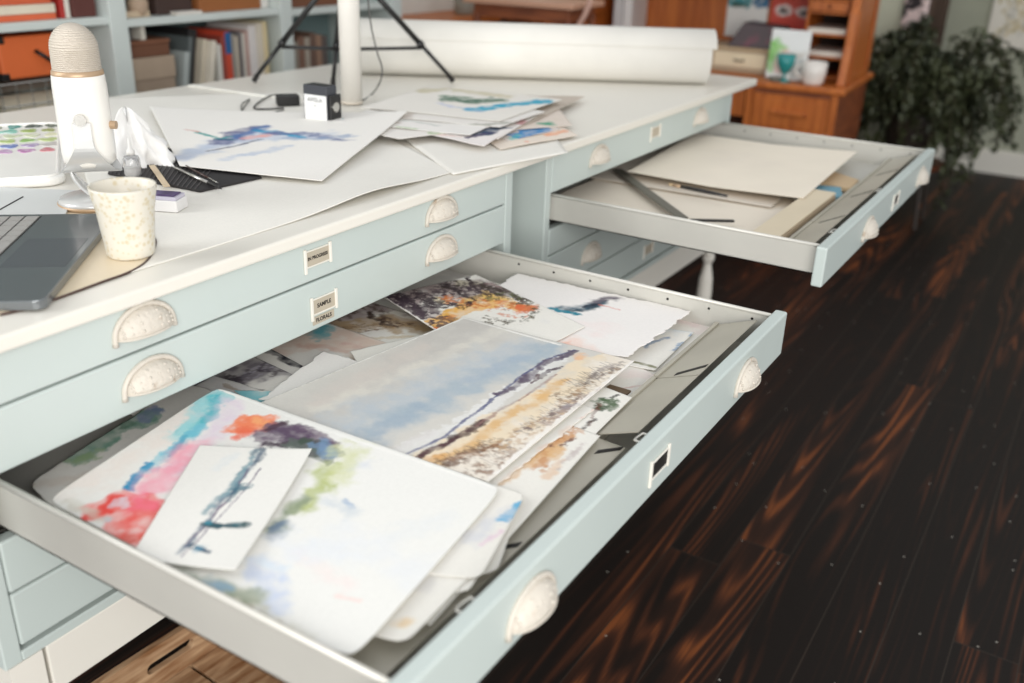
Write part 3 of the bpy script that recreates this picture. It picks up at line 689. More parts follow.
def p_m3(a):   # grey sky seascape with ochre dunes
    O = (464, 318)
    a.c[:] = np.array(lin((206, 203, 196)))
    a.stroke([(300, 425), (390, 375), (480, 325)], 0.05, (194, 190, 184), 0.9, 0.8, 0.01)
    a.stroke([(330, 400), (420, 350)], 0.025, (208, 200, 192), 0.9, 0.8, 0.01)
    a.stroke([(320, 410), (440, 360), (500, 330)], 0.016, (216, 212, 202), 0.9, 0.8, 0.01)
    a.stroke([(350, 420), (420, 390), (520, 345)], 0.035, (184, 192, 198), 0.9, 0.85, 0.012)
    a.stroke([(372, 434), (440, 402), (480, 380), (545, 352)], 0.034, (168, 181, 190), 0.8, 0.9, 0.012)
    a.stroke([(360, 440), (420, 410)], 0.016, (150, 168, 184), 0.9, 0.6, 0.012); a.stroke([(470, 380), (530, 356)], 0.014, (164, 178, 192), 0.9, 0.6, 0.01)
    # white shore
    a.stroke([(370, 470), (410, 448), (460, 425), (520, 385), (560, 360)], 0.012, (222, 221, 218), 0.5, 1, 0.006)
    a.stroke([(395, 452), (430, 432)], 0.008, (212, 208, 206), 0.8, 0.6, 0.008)
    # land wash
    a.stroke([(420, 478), (470, 455), (540, 410), (600, 365)], 0.040, (228, 212, 186), 0.35, 1, 0.006)
    a.stroke([(440, 500), (520, 460), (600, 410), (633, 370)], 0.045, (230, 222, 210), 0.5, 0.95, 0.006)
    a.stroke([(430, 470), (460, 452), (500, 425), (540, 400), (562, 380)], 0.010, (214, 174, 120), 0.8, 0.85, 0.010)
    a.stroke([(415, 468), (440, 458)], 0.008, (210, 158, 96), 0.8, 0.8, 0.01); a.blob((538, 396), 0.012, (224, 180, 118), 0.8, 0.7, 0.01); a.blob((578, 358), 0.012, (226, 180, 140), 0.8, 0.8, 0.01)
    # ridges
    a.stroke([(398, 460), (440, 440), (488, 405), (520, 378), (548, 360), (574, 352)], 0.0022, (96, 100, 132), 0.7, 0.95, 0.004)
    a.stroke([(500, 396), (515, 388), (548, 364), (574, 353)], 0.0055, (92, 80, 98), 0.7, 0.95, 0.008)
    a.stroke([(412, 462), (436, 450), (458, 438), (482, 423)], 0.0045, (84, 58, 62), 0.6, 0.95, 0.006)
    a.stroke([(452, 441), (470, 434), (484, 422)], 0.006, (70, 48, 50), 0.7, 0.9, 0.008)
    a.stroke([(540, 380), (550, 372), (560, 368)], 0.004, (80, 66, 76), 0.5, 0.95, 0.004, 0.3); a.stroke([(532, 384), (540, 376)], 0.003, (96, 74, 80), 0.5, 0.9, 0.004)
    a.stroke([(478, 428), (520, 400), (556, 376)], 0.003, (150, 116, 110), 0.8, 0.7, 0.006)
    # winter trees
    dirv = (-1.0, 0.12)
    for q0, q1, w_, c_, dr in (((430, 476), (500, 446), 0.014, (120, 92, 74), 0.5), ((450, 488), (530, 450), 0.012, (150, 124, 108), 0.52), ((500, 450), (570, 405), 0.014, (190, 160, 126), 0.52), ((525, 432), (585, 398), 0.010, (128, 112, 106), 0.55),
                           ((560, 400), (612, 372), 0.012, (150, 128, 106), 0.54), ((580, 385), (622, 366), 0.008, (120, 110, 106), 0.52), ((440, 468), (480, 452), 0.008, (96, 70, 58), 0.5), ((545, 424), (600, 392), 0.008, (170, 150, 140), 0.5)):
        a.stroke([q0, q1], w_, c_, 0.7, 0.85, 0.008, dr)
    for p0, p1, n, l, col, al in (((430, 472), (500, 442), 60, 0.010, (88, 68, 58), 0.55), ((450, 487), (520, 454), 50, 0.012, (110, 92, 86), 0.5), ((520, 432), (575, 402), 50, 0.010, (122, 106, 96), 0.5),
                                  ((575, 388), (618, 368), 70, 0.015, (110, 100, 96), 0.65), ((565, 400), (600, 385), 40, 0.012, (140, 116, 90), 0.5), ((540, 428), (600, 402), 40, 0.010, (130, 118, 116), 0.45)):
        a.lines(p0, p1, n, l, col, 0.0007, al, dirv, 0.006)
    a.stroke([(556, 414), (576, 406)], 0.005, (150, 142, 146), 0.7, 0.75, 0.008, 0.4); a.stroke([(572, 396), (586, 388)], 0.005, (170, 134, 96), 0.7, 0.7, 0.008, 0.4)
    a.stroke([(445, 462), (480, 455), (500, 448)], 0.006, (150, 112, 84), 0.8, 0.6, 0.01, 0.4); a.stroke([(600, 372), (615, 366)], 0.006, (160, 150, 146), 0.8, 0.7, 0.01, 0.4)
    # bare paper margins
    a.stroke([(262, 404), (464, 318.5), (560, 346)], 0.0022, (234, 232, 226), 0.3, 1, 0.0006)
    a.stroke([(634, 363), (560, 422), (490, 482), (400, 560)], 0.004, (236, 232, 226), 0.4, 1, 0.002)
sheet('watercolour_sheet', 'large seascape with a grey blue sky above ochre winter dunes', 'watercolour', pxc(zk(12), (464, 318), (634, 363), (488, 484), (261, 405)), zk(12), p_m3, GP, seed=23, step=0.0013,
      bend=lambda U, V, X, Y: 0.0022 * U ** 2 + 0.003 * V * (1 - U) ** 4)

# loose sheets under the orange sun painting, stepping out to the front
for k, (pts, lab, pn) in enumerate((
    ([(250, 470), (520, 505), (497, 573), (300, 600)], 'white sheet lowest of the fanned sheets by the left flap', None),
    ([(250, 470), (512, 520), (468, 594), (250, 590)], 'white sheet second from bottom of the fanned sheets by the left flap', lambda a: a.stroke([(455, 545), (500, 520)], 0.012, (206, 206, 210), 0.9, 0.7)),
    ([(200, 480), (505, 540), (405, 645), (180, 580)], 'white sheet with an ochre fleck among the fanned sheets by the left flap', lambda a: (a.blob((408, 622), 0.008, (226, 200, 160), 0.9, 0.8), a.stroke([(420, 590), (450, 560)], 0.014, (212, 210, 208), 0.9, 0.6))),
    ([(330, 440), (526, 494), (480, 580), (280, 560)], 'white sheet with a bright blue corner dab just under the large orange sun painting', lambda a: (a.stroke([(504, 520), (520, 505)], 0.007, (40, 160, 206), 0.4, 0.95, 0.004), a.stroke([(470, 540), (505, 512)], 0.012, (204, 206, 212), 0.9, 0.7), a.stroke([(480, 545), (497, 530)], 0.004, (214, 170, 200), 0.9, 0.5))))):
    zz = zk(9.9 + 0.9 * k)
    sheet('watercolour_sheet', lab, 'watercolour', pxc(zz, *pts), zz, pn, GP, seed=30 + k, step=0.003, rnd=0.04)

def p_m1(a):    # big sheet: orange sun at the left, pale landscape at the right
    a.c[:] = np.array(lin((232, 231, 226)))
    a.stroke([(70, 490), (140, 450), (200, 400)], 0.030, (232, 222, 214), 0.9, 0.8, 0.02)
    # teal diagonal
    a.stroke([(222, 398), (212, 410), (196, 430)], 0.016, (110, 196, 204), 0.7, 0.9, 0.014)
    a.stroke([(200, 405), (190, 425), (178, 436)], 0.014, (160, 214, 218), 0.8, 0.8, 0.014)
    a.stroke([(215, 400), (205, 425)], 0.007, (66, 176, 190), 0.8, 0.8, 0.012)
    a.stroke([(196, 430), (165, 458), (148, 470)], 0.008, (116, 192, 210), 0.7, 0.9, 0.01)
    a.stroke([(150, 466), (138, 476), (128, 490)], 0.0055, (34, 140, 184), 0.5, 0.95, 0.008)
    a.stroke([(186, 440), (170, 456)], 0.004, (60, 160, 190), 0.6, 0.8, 0.008)
    a.stroke([(230, 408), (215, 440), (180, 470)], 0.020, (224, 206, 222), 0.9, 0.7, 0.016)
    # orange sun and dark headland
    a.blob((250, 427), 0.027, (240, 140, 100), 0.3, 1.0, 0.006); a.blob((250, 427), 0.022, (240, 132, 94), 0.5, 1.0, 0.006); a.blob((244, 434), 0.014, (234, 108, 76), 0.7, 0.8, 0.01)
    a.stroke([(258, 420), (268, 428)], 0.008, (246, 176, 120), 0.8, 0.7, 0.008); a.blob((236, 441), 0.006, (236, 120, 100), 0.6, 0.7, 0.008)
    a.stroke([(270, 440), (288, 436), (315, 446)], 0.024, (106, 88, 108), 0.5, 0.95, 0.010); a.stroke([(275, 432), (300, 440)], 0.016, (92, 74, 96), 0.6, 0.9, 0.010)
    a.stroke([(274, 430), (282, 426)], 0.008, (74, 52, 66), 0.6, 0.95, 0.008); a.stroke([(266, 446), (285, 446)], 0.008, (60, 44, 60), 0.6, 0.9, 0.01)
    a.stroke([(300, 446), (318, 452), (330, 462)], 0.014, (92, 104, 96), 0.6, 0.9, 0.014); a.stroke([(306, 442), (322, 444)], 0.008, (62, 80, 66), 0.6, 0.85, 0.012)
    a.stroke([(322, 446), (332, 452)], 0.012, (116, 146, 178), 0.7, 0.85, 0.012)
    # pink red field
    a.stroke([(205, 448), (170, 475), (140, 500)], 0.022, (242, 184, 196), 0.9, 0.85, 0.016)
    a.stroke([(185, 452), (160, 475), (150, 490)], 0.014, (240, 150, 170), 0.9, 0.6, 0.018)
    a.stroke([(118, 508), (140, 515), (150, 528), (138, 545)], 0.026, (232, 92, 84), 0.7, 0.9, 0.016)
    a.stroke([(84, 525), (105, 512), (120, 498)], 0.007, (226, 74, 66), 0.6, 0.95, 0.01)
    a.blob((141, 506), 0.016, (244, 110, 140), 0.9, 0.75, 0.016); a.blob((148, 540), 0.014, (222, 84, 50), 0.8, 0.8, 0.014)
    a.blob((120, 542), 0.012, (206, 70, 52), 0.8, 0.8, 0.014); a.blob((170, 520), 0.016, (238, 120, 92), 0.9, 0.7, 0.014)
    a.blob((120, 506), 0.009, (214, 222, 232), 0.7, 0.8, 0.008); a.blob((107, 520), 0.005, (180, 200, 214), 0.8, 0.7, 0.006)
    a.stroke([(70, 505), (105, 520)], 0.010, (206, 200, 186), 0.9, 0.6, 0.012)
    # pale landscape
    a.stroke([(330, 470), (318, 495), (300, 505)], 0.016, (176, 186, 116), 0.8, 0.85, 0.018); a.stroke([(345, 450), (355, 455), (340, 480)], 0.016, (206, 210, 160), 0.9, 0.7, 0.016)
    a.stroke([(300, 500), (290, 515), (280, 530)], 0.013, (140, 152, 126), 0.8, 0.8, 0.016); a.stroke([(284, 526), (277, 538)], 0.009, (106, 126, 148), 0.8, 0.85, 0.01)
    a.blob((362, 465), 0.018, (206, 212, 222), 0.9, 0.7, 0.016); a.stroke([(343, 502), (350, 510)], 0.004, (128, 160, 196), 0.7, 0.8, 0.008)
    a.stroke([(325, 500), (345, 515)], 0.012, (206, 212, 216), 0.9, 0.7, 0.014)
    a.stroke([(255, 570), (275, 595), (270, 610)], 0.014, (196, 206, 226), 0.9, 0.8, 0.016); a.stroke([(258, 560), (280, 575)], 0.010, (214, 224, 232), 0.9, 0.7, 0.014)
    a.stroke([(300, 555), (345, 585)], 0.012, (238, 222, 218), 0.9, 0.5, 0.01); a.stroke([(336, 598), (358, 604)], 0.003, (238, 200, 192), 0.9, 0.45, 0.004); a.stroke([(350, 540), (420, 575)], 0.03, (226, 228, 230), 0.9, 0.6, 0.02); a.stroke([(290, 545), (330, 560)], 0.02, (222, 226, 232), 0.9, 0.5, 0.02)
    a.stroke([(400, 540), (440, 520)], 0.02, (224, 226, 226), 0.9, 0.6); a.stroke([(230, 600), (300, 645)], 0.014, (200, 194, 164), 0.9, 0.7, 0.012)
    a.stroke([(160, 572), (250, 600)], 0.012, (150, 160, 140), 0.9, 0.8, 0.012); a.stroke([(240, 608), (310, 650)], 0.005, (150, 136, 104), 0.9, 0.6, 0.01)
    a.stroke([(200, 585), (225, 592)], 0.01, (130, 168, 196), 0.9, 0.7, 0.01)
    a.stroke([(216, 391), (330, 433), (497, 489)], 0.0022, (238, 237, 232), 0.3, 1, 0.0006)
sheet('watercolour_sheet', 'largest watercolour with an orange sun, pink field and pale landscape under the wire fence sketch', 'watercolour', pxc(zk(14.3), (218, 390), (503, 488), (352, 663), (46, 501)), zk(14.3), p_m1, GP, seed=40, step=0.0013, rnd=0.03,
      bend=lambda U, V, X, Y: 0.004 * (1 - U) ** 3 * (1 - V) + 0.002 * U * V)

def p_wire(a):   # small fence-post sketch
    a.c[:] = np.array(lin((234, 232, 226)))
    a.stroke([(262, 452), (240, 480), (215, 515), (192, 545), (178, 556)], 0.0030, (110, 124, 140), 0.9, 0.85, 0.006)
    a.stroke([(256, 452), (246, 470), (228, 492), (205, 512)], 0.0046, (96, 138, 152), 0.8, 0.8, 0.008)
    a.stroke([(250, 470), (225, 505), (186, 548)], 0.0012, (112, 96, 120), 0.6, 0.85, 0.004); a.stroke([(262, 470), (222, 520), (180, 560)], 0.0009, (120, 110, 130), 0.6, 0.8, 0.005)
    a.stroke([(252, 456), (262, 450), (258, 462)], 0.006, (70, 92, 110), 0.8, 0.85, 0.008, 0.3); a.stroke([(232, 490), (246, 488)], 0.0055, (66, 112, 128), 0.7, 0.85, 0.008, 0.35)
    a.stroke([(236, 492), (228, 502)], 0.004, (50, 100, 118), 0.7, 0.85, 0.006)
    a.stroke([(204, 526), (222, 529), (246, 529)], 0.0042, (52, 86, 96), 0.6, 0.95, 0.004); a.blob((210, 524), 0.005, (60, 132, 150), 0.6, 0.85, 0.006); a.blob((243, 529), 0.004, (44, 82, 86), 0.6, 0.9, 0.004)
    a.stroke([(190, 548), (200, 552), (210, 556)], 0.0035, (58, 84, 106), 0.6, 0.95, 0.005, 0.3); a.blob((200, 551), 0.006, (80, 140, 166), 0.9, 0.7, 0.005); a.blob((236, 528), 0.005, (60, 110, 120), 0.8, 0.8, 0.006)
    a.stroke([(215, 470), (236, 455)], 0.008, (222, 226, 226), 0.9, 0.6)
sheet('watercolour_sheet', 'small white sketch of a blue grey wire fence, topmost sheet in the nearer drawer', 'watercolour', pxc(zk(16.5), (200, 446), (312, 452), (236, 579), (131, 557)), zk(16.5), p_wire, GP, seed=41, step=0.0011,
      bend=lambda U, V, X, Y: 0.010 * U ** 2 * V ** 2 + 0.004 * (U * (1 - V)) ** 3)

# ================================================================== FARTHER OPEN DRAWER
GF = 'blank papers in the farther open drawer'
z0 = 0.796
CF = (224, 214, 200)
def curl(U, V, X, Y): return 0.004 * np.sin(U * 3.1) * V
sheet('blank_sheet', 'lower cream sheet lying along the near side of the farther drawer', 'paper', rect(-0.08, 0.425, 1.245, 1.70, 0.0), z0 + 0.004, None, GF, step=0.006, base=(232, 222, 206), seed=50, torn=0.003)
sheet('blank_sheet', 'second cream sheet tucked beneath the biggest sheet in the farther drawer', 'paper', rect(-0.10, 0.34, 1.56, 2.18, 0.04), z0 + 0.009, None, GF, step=0.006, base=(218, 208, 194), seed=51)
sheet('blank_sheet', 'big curling cream sheet on top in the farther drawer', 'paper', pxc(0.825, (627, 171), (694, 133), (857, 153), (803, 200)), 0.818, lambda a: a.blob((730, 160), 0.1, (226, 216, 202), 0.9, 0.5), GF, step=0.006, base=(238, 228, 211), seed=52,
      bend=lambda U, V, X, Y: 0.010 * np.abs(V - 0.5) * 1.2 + 0.004 * V)
def bar(name, label, cat, p0, p1, z, wd, th, m, **k):
    a = at(p0[0], p0[1], z); c = at(p1[0], p1[1], z); L_ = (c - a).length
    bm = B(); box(bm, 0, L_, -wd / 2, wd / 2, 0, th)
    o = link(name, bm, m, bevel=0.0006, seg=1); o.location = (a.x, a.y, z); o.rotation_euler[2] = math.atan2(c.y - a.y, c.x - a.x)
    return tag(o, label, cat, **k)
bar('metal_strip', 'grey metal strip lying slantwise over the papers in the farther drawer', 'strip', (617, 170), (683, 219), 0.813, 0.024, 0.003, mat('dull_steel', (112, 108, 98), 0.45, 0.5))
bar('black_strip', 'short black strip near the side wall of the farther drawer', 'strip', (690, 221), (734, 222), 0.812, 0.010, 0.004, M_dark)
# brush on the papers
t = tag(empty('paint_brush'), 'dark handled paint brush lying on the cream sheets of the farther drawer', 'paint brush')
a0 = at(673, 185, 0.8225); a1 = at(727, 196, 0.8225); a2 = at(770, 203, 0.8225); d0 = (a1 - a0).normalized()
bm = B(); tube(bm, [a0 + d0 * 0.02, a0.lerp(a1, 0.5), a1], [0.0035, 0.0045, 0.003]); link('brush_handle', bm, M_dark, t, smooth=True)
bm = B(); tube(bm, [a0, a0 + d0 * 0.02], 0.0037); link('ferrule', bm, M_brass, t, smooth=True)
bm = B(); tube(bm, [a0 - d0 * 0.012, a0 - d0 * 0.006, a0], [0.0008, 0.003, 0.0034]); link('bristles', bm, mat('pale_bristle', (206, 180, 140), 0.7), t, smooth=True)
# wooden box lid, tan board, blue eraser at the front of the farther drawer
t = tag(empty('wooden_slat_box'), 'long pale wooden box along the flap of the farther drawer', 'wooden box')
bm = B(); box(bm, 0.405, 0.455, 1.262, 1.70, 0.797, 0.822); link('box_body', bm, mat('weathered_wood', (150, 132, 108), 0.7, rgb2=(180, 162, 136), scale=4, stretch=(20, 1, 20)), t, bevel=0.001, seg=1)
bm = B(); box(bm, 0.398, 0.452, 1.258, 1.71, 0.822, 0.826); link('box_lid', bm, mat('cream_wood', (216, 202, 176), 0.6), t, bevel=0.001, seg=1)
c = at(842, 188, 0.822)
bm = B(); box(bm, -0.035, 0.035, -0.045, 0.045, -0.008, 0.006); o = link('blue_tin', bm, mat('dusty_blue', (104, 154, 172), 0.5), bevel=0.003); o.location = (0.415, 1.775, 0.806); o.rotation_euler[2] = 0.3
tag(o, 'dusty blue flat tin beside the flap of the farther drawer', 'tin')
bm = B(); prism(bm, [(-0.06, -0.06), (0.05, -0.08), (0.045, 0.02), (-0.03, 0.07)], 0, 0.012); o = link('wood_block', bm, mat('tan_board', (198, 172, 136), 0.6), bevel=0.001, seg=1); o.location = (0.405, 1.92, 0.797); tag(o, 'tan wooden offcut in the front corner of the farther drawer', 'offcut')

# ================================================================== THINGS ON THE WORKTOP
ZT = 0.9502
# loose protective sheets
def film(name, label, pts, z, bendf, seed, base=(230, 227, 219), group=None, step=0.012):
    return sheet(name, label, 'paper', pxc(z, *pts), z, None, group, step=step, seed=seed, base=base, bend=bendf)
film('cover_sheet', 'big white cover sheet with a wavy front edge spread over the middle of the worktop', [(118, 277), (455, 172), (300, 92), (60, 100)], ZT + 0.0001,
     lambda U, V, X, Y: 0.010 * (1 - V) ** 7 * np.exp(-((U - 0.68) / 0.16) ** 2), 60, step=0.006)
film('cover_sheet', 'second white cover sheet under the stack of paintings with its corner at the worktop edge', [(453, 175), (568, 153), (520, 96), (380, 122)], ZT + 0.0014, None, 61)

# pale mat with dark rounded edge
def mat_poly():
    P = [at(x, y, ZT) for x, y in ((0, 316), (30, 309), (65, 297), (100, 284), (130, 273), (147, 262), (155, 248), (154, 238), (140, 226), (60, 200), (-60, 190), (-160, 250), (-90, 330))]
    return [(p.x, p.y) for p in P]
t = tag(empty('desk_mat'), 'cream desk mat with a dark rounded edge under the laptop and the mug', 'desk mat')
mp_ = mat_poly(); bm = B(); prism(bm, mp_, ZT + 0.0002, ZT + 0.0022); link('mat_surface', bm, mat('cream_mat', (222, 206, 178), 0.35), t)
bm = B(); pl = spline([(x, y, ZT + 0.0014) for x, y in mp_], 6); tube(bm, pl, 0.0016, 6); link('mat_edge', bm, mat('dark_brown_edge', (74, 54, 46), 0.4), t, smooth=True)

# laptop
K = at(44, 302, ZT + 0.012); K2 = at(110, 219, ZT + 0.014)
e1 = Vector((K2.x - K.x, K2.y - K.y, 0)); LW = 0.30; ang = math.atan2(e1.y, e1.x)
LW = max(0.26, e1.length + 0.03)
t = tag(empty('laptop', (K.x, K.y, ZT + 0.0024), ang), 'open dark grey laptop seen by its keyboard and palm rest at the left', 'laptop')
M_lap = mat('dark_grey_aluminium', (126, 130, 132), 0.2, 0.6)
def rr(bm, w, d, z0, z1, r=0.012):
    pts = []
    for cx, cy, a0 in ((w - r, d - r, 0), (r, d - r, 90), (r, r, 180), (w - r, r, 270)):
        for k in range(7):
            a = math.radians(a0 + 15 * k); pts.append((cx + r * math.cos(a), cy + r * math.sin(a)))
    prism(bm, pts, z0, z1)
bm = B(); rr(bm, LW, 0.225, 0, 0.011); link('base', bm, M_lap, t, bevel=0.0012)
bm = B(); box(bm, LW * 0.5 - 0.055, LW * 0.5 + 0.055, 0.008, 0.082, 0.0111, 0.0114); link('trackpad', bm, mat('trackpad_grey', (96, 98, 102), 0.18, 0.3), t)
bm = B(); box(bm, 0.012, LW - 0.012, 0.094, 0.212, 0.0109, 0.0114); link('keyboard_well', bm, M_dark, t)
M_key = mat('grey_keycap', (160, 158, 154), 0.45)
kw = (LW - 0.026) / 14
for r_ in range(6):
    for c_ in range(14):
        if r_ == 0 and 4 < c_ < 9: continue
        bm = B(); x0 = 0.013 + c_ * kw; y0 = 0.096 + r_ * 0.0193
        x1 = x0 + kw - 0.0026
        if r_ == 0 and c_ == 4: x1 = 0.013 + 9 * kw - 0.0026
        box(bm, x0, x1, y0, y0 + 0.0167, 0.0115, 0.0127); link('key', bm, M_key, t)
bm = B(); box(bm, 0.0, LW, 0, 0.006, 0.0, 0.205)
sc = link('screen', bm, M_lap, t, bevel=0.002); sc.location = (0, 0.226, 0.010); sc.rotation_euler[0] = math.radians(-62)

# mug
c = at(126, 259, ZT + 0.0022)
t = tag(empty('mug', (c.x - 0.010, c.y + 0.016, ZT + 0.0024)), 'tall cream mug with faint gold flower pattern standing on the desk mat', 'mug')
def mug_mat():
    m = bpy.data.materials.new('cream_glaze'); m.use_nodes = True; N = m.node_tree.nodes; L = m.node_tree.links; b = N['Principled BSDF']
    tc = N.new('ShaderNodeTexCoord'); v = N.new('ShaderNodeTexVoronoi'); v.inputs['Scale'].default_value = 150; L.new(tc.outputs['Object'], v.inputs['Vector'])
    n = N.new('ShaderNodeTexNoise'); n.inputs['Scale'].default_value = 45; L.new(tc.outputs['Object'], n.inputs['Vector'])
    ad = N.new('ShaderNodeMath'); ad.operation = 'ADD'; L.new(v.outputs['Distance'], ad.inputs[0]); L.new(n.outputs['Fac'], ad.inputs[1])
    cr = N.new('ShaderNodeValToRGB'); L.new(ad.outputs[0], cr.inputs[0])
    cr.color_ramp.elements[0].color = (*lin((204, 192, 162)), 1); cr.color_ramp.elements[0].position = 0.62
    cr.color_ramp.elements[1].color = (*lin((216, 211, 198)), 1); cr.color_ramp.elements[1].position = 0.95
    L.new(cr.outputs[0], b.inputs['Base Color']); b.inputs['Roughness'].default_value = 0.35
    return m
bm = B(); H = 0.091
lathe(bm, [(0.0, 0.0), (0.027, 0.0), (0.0295, 0.003), (0.031, 0.02), (0.035, 0.06), (0.0405, H - 0.003), (0.0400, H), (0.0375, H - 0.002), (0.033, 0.06), (0.028, 0.01), (0.0, 0.008)], n=48, cap=False)
bmesh.ops.remove_doubles(bm, verts=bm.verts, dist=1e-5); link('cup', bm, mug_mat(), t, smooth=True)
bm = B(); lathe(bm, [(0.0, 0.0), (0.0325, 0.0), (0.0325, 0.0006), (0, 0.0006)], (0, 0, 0.062), n=32, cap=False); link('milky_drink', bm, mat('milky_tea', (208, 182, 150), 0.2), t, smooth=True)

# microphone
c = at(97, 205, ZT)
mic = tag(empty('microphone', (c.x, c.y, ZT + 0.0024), 0.0), 'white desk microphone with a ribbed rounded grille on its own stand', 'microphone')
zb_ = 0.060; zt_ = 0.196
bm = B(); lathe(bm, [(0.030, zb_), (0.036, zb_ + 0.006), (0.0372, zb_ + 0.02), (0.0365, zt_ - 0.022), (0.0352, zt_ - 0.008), (0.034, zt_ - 0.0075)], n=48); link('body', bm, M_micwhite, mic, smooth=True)
bm = B(); lathe(bm, [(0.0350, zt_ - 0.008), (0.0350, zt_ - 0.007), (0.0345, zt_ - 0.002), (0.0325, zt_ - 0.001)], n=48); link('collar', bm, M_brass, mic, smooth=True)
bm = B(); pr = []
for k in range(52):
    t_ = k / 51; 
    if t_ < 0.45: r0, z_ = 0.0325 - 0.001 * t_, zt_ - 0.002 + t_ * 0.066
    else:
        a = (t_ - 0.45) / 0.55 * math.pi / 2; r0, z_ = 0.0320 * math.cos(a), zt_ + 0.0277 + 0.034 * math.sin(a)
    pr.append((max(0.0006, r0 + (0.0004 if k % 2 else -0.0004) * (r0 > 0.006)), z_))
lathe(bm, pr, n=48); link('grille', bm, M_micgrill, mic, smooth=False)
dirc = Vector((CAM.x - c.x, CAM.y - c.y)).normalized(); d2 = Vector((dirc.x * math.cos(-0.12) - dirc.y * math.sin(-0.12), dirc.x * math.sin(-0.12) + dirc.y * math.cos(-0.12)))
nrm = Vector((-d2.y, d2.x))
# yoke: band in the vertical plane through d2
bm = B(); rows = []
for k in range(33):
    a = -math.pi / 2 - math.radians(98) + math.radians(196) * k / 32
    rad = 0.044
    px_, pz = rad * math.cos(a), 0.095 + 0.046 * math.sin(a)
    if pz > 0.095: pz = 0.095 + (pz - 0.095) * 5
    wd = 0.012 + 0.030 * max(0, -math.sin(a)) ** 1.2
    rows.append([Vector((d2.x * (px_ * s_) + nrm.x * q, d2.y * (px_ * s_) + nrm.y * q, pz)) for s_, q in ((1, -wd), (1, wd), (0.93, wd), (0.93, -wd))])
vv = [[bm.verts.new(p) for p in r_] for r_ in rows]
for a_, b_ in zip(vv, vv[1:]):
    for k in range(4): bm.faces.new((a_[k], a_[(k + 1) % 4], b_[(k + 1) % 4], b_[k]))
bm.faces.new(vv[0][::-1]); bm.faces.new(vv[-1]); bmesh.ops.recalc_face_normals(bm, faces=bm.faces)
link('yoke', bm, mat('silver_white_enamel', (206, 206, 204), 0.25, 0.3), mic, smooth=False, bevel=0.0015)
for sgn in (1, -1):
    bm = B(); p0 = Vector((d2.x * 0.036 * sgn, d2.y * 0.036 * sgn, 0.132)); p1 = Vector((d2.x * 0.052 * sgn, d2.y * 0.052 * sgn, 0.132))
    tube(bm, [p0, p0.lerp(p1, 0.6), p0.lerp(p1, 0.61), p1], [0.0045, 0.0045, 0.0085, 0.008], 20); link('pivot_knob', bm, M_chrome, mic, smooth=False)
bm = B(); q = Vector((nrm.x, nrm.y, 0)) * -1
kp = Vector((0, 0, 0.118)) 
sd = Vector((RT.x, RT.y, 0)).normalized(); tube(bm, [kp + sd * 0.036, kp + sd * 0.045], 0.006, 16); link('gain_knob', bm, M_brass, mic)
for z_ in (0.16, 0.145):
    bm = B(); tube(bm, [Vector((0, 0, z_)) - sd * 0.0365, Vector((0, 0, z_)) - sd * 0.0395], 0.003, 12); link('button', bm, M_chrome, mic)
bm = B(); rows = []
for k in range(13):
    f_ = k / 12; cx_ = -0.040 * math.sin(math.pi * 0.5 * (1 - f_)) * 0.9 + 0.004; cz_ = 0.0135 + 0.046 * (1 - f_) ** 1.3; wd = 0.020 + 0.012 * f_
    rows.append([Vector((sd.x * (cx_ + o_) + dirc.x * q_, sd.y * (cx_ + o_) + dirc.y * q_, cz_)) for o_, q_ in ((-0.0025, -wd), (-0.0025, wd), (0.0025, wd), (0.0025, -wd))])
vv = [[bm.verts.new(p) for p in r_] for r_ in rows]
for a_, b_ in zip(vv, vv[1:]):
    for k in range(4): bm.faces.new((a_[k], a_[(k + 1) % 4], b_[(k + 1) % 4], b_[k]))
bm.faces.new(vv[0][::-1]); bm.faces.new(vv[-1]); bmesh.ops.recalc_face_normals(bm, faces=bm.faces)
link('neck', bm, mat('silver_white_enamel', (206, 206, 204)), mic, smooth=True)
bm = B(); lathe(bm, [(0.0, 0.003), (0.050, 0.003), (0.0525, 0.006), (0.050, 0.011), (0.02, 0.0145), (0, 0.015)], n=48, cap=False); bmesh.ops.remove_doubles(bm, verts=bm.verts, dist=1e-5); link('base', bm, mat('silver_white_enamel', (206, 206, 204)), mic, smooth=True)
bm = B(); lathe(bm, [(0.051, 0.0), (0.0535, 0.001), (0.0535, 0.005), (0.051, 0.006)], n=48); link('base_ring', bm, M_brass, mic, smooth=True)

# watercolour palette at the far left
P0 = at(66, 186, ZT); P1 = at(66, 128, ZT)
e = Vector((P1.x - P0.x, P1.y - P0.y)); pa = math.atan2(e.y, e.x)
pal = tag(empty('palette', (P0.x, P0.y, ZT), pa), 'white watercolour palette with rows of green, blue and rose paint at the left edge', 'palette')
L_ = e.length * 0.98; Wp = 0.30
def rrect(w, d, r):
    pts = []
    for cx, cy, a0 in ((w - r, d - r, 0), (r, d - r, 90), (r, r, 180), (w - r, r, 270)):
        for k in range(7):
            a = math.radians(a0 + 15 * k); pts.append((cx + r * math.cos(a), cy + r * math.sin(a)))
    return pts
bm = B(); prism(bm, rrect(L_, Wp, 0.03), 0.0, 0.014); link('palette_body', bm, mat('palette_porcelain', (242, 240, 234), 0.25), pal, bevel=0.005, seg=3)
bm = B(); rp = rrect(L_ - 0.02, Wp - 0.02, 0.025); tube(bm, [(x + 0.01, y + 0.01, 0.0145) for x, y in rp + rp[:1]], 0.003, 6); link('palette_rim', bm, mat('palette_porcelain', (236, 233, 228)), pal, smooth=True)
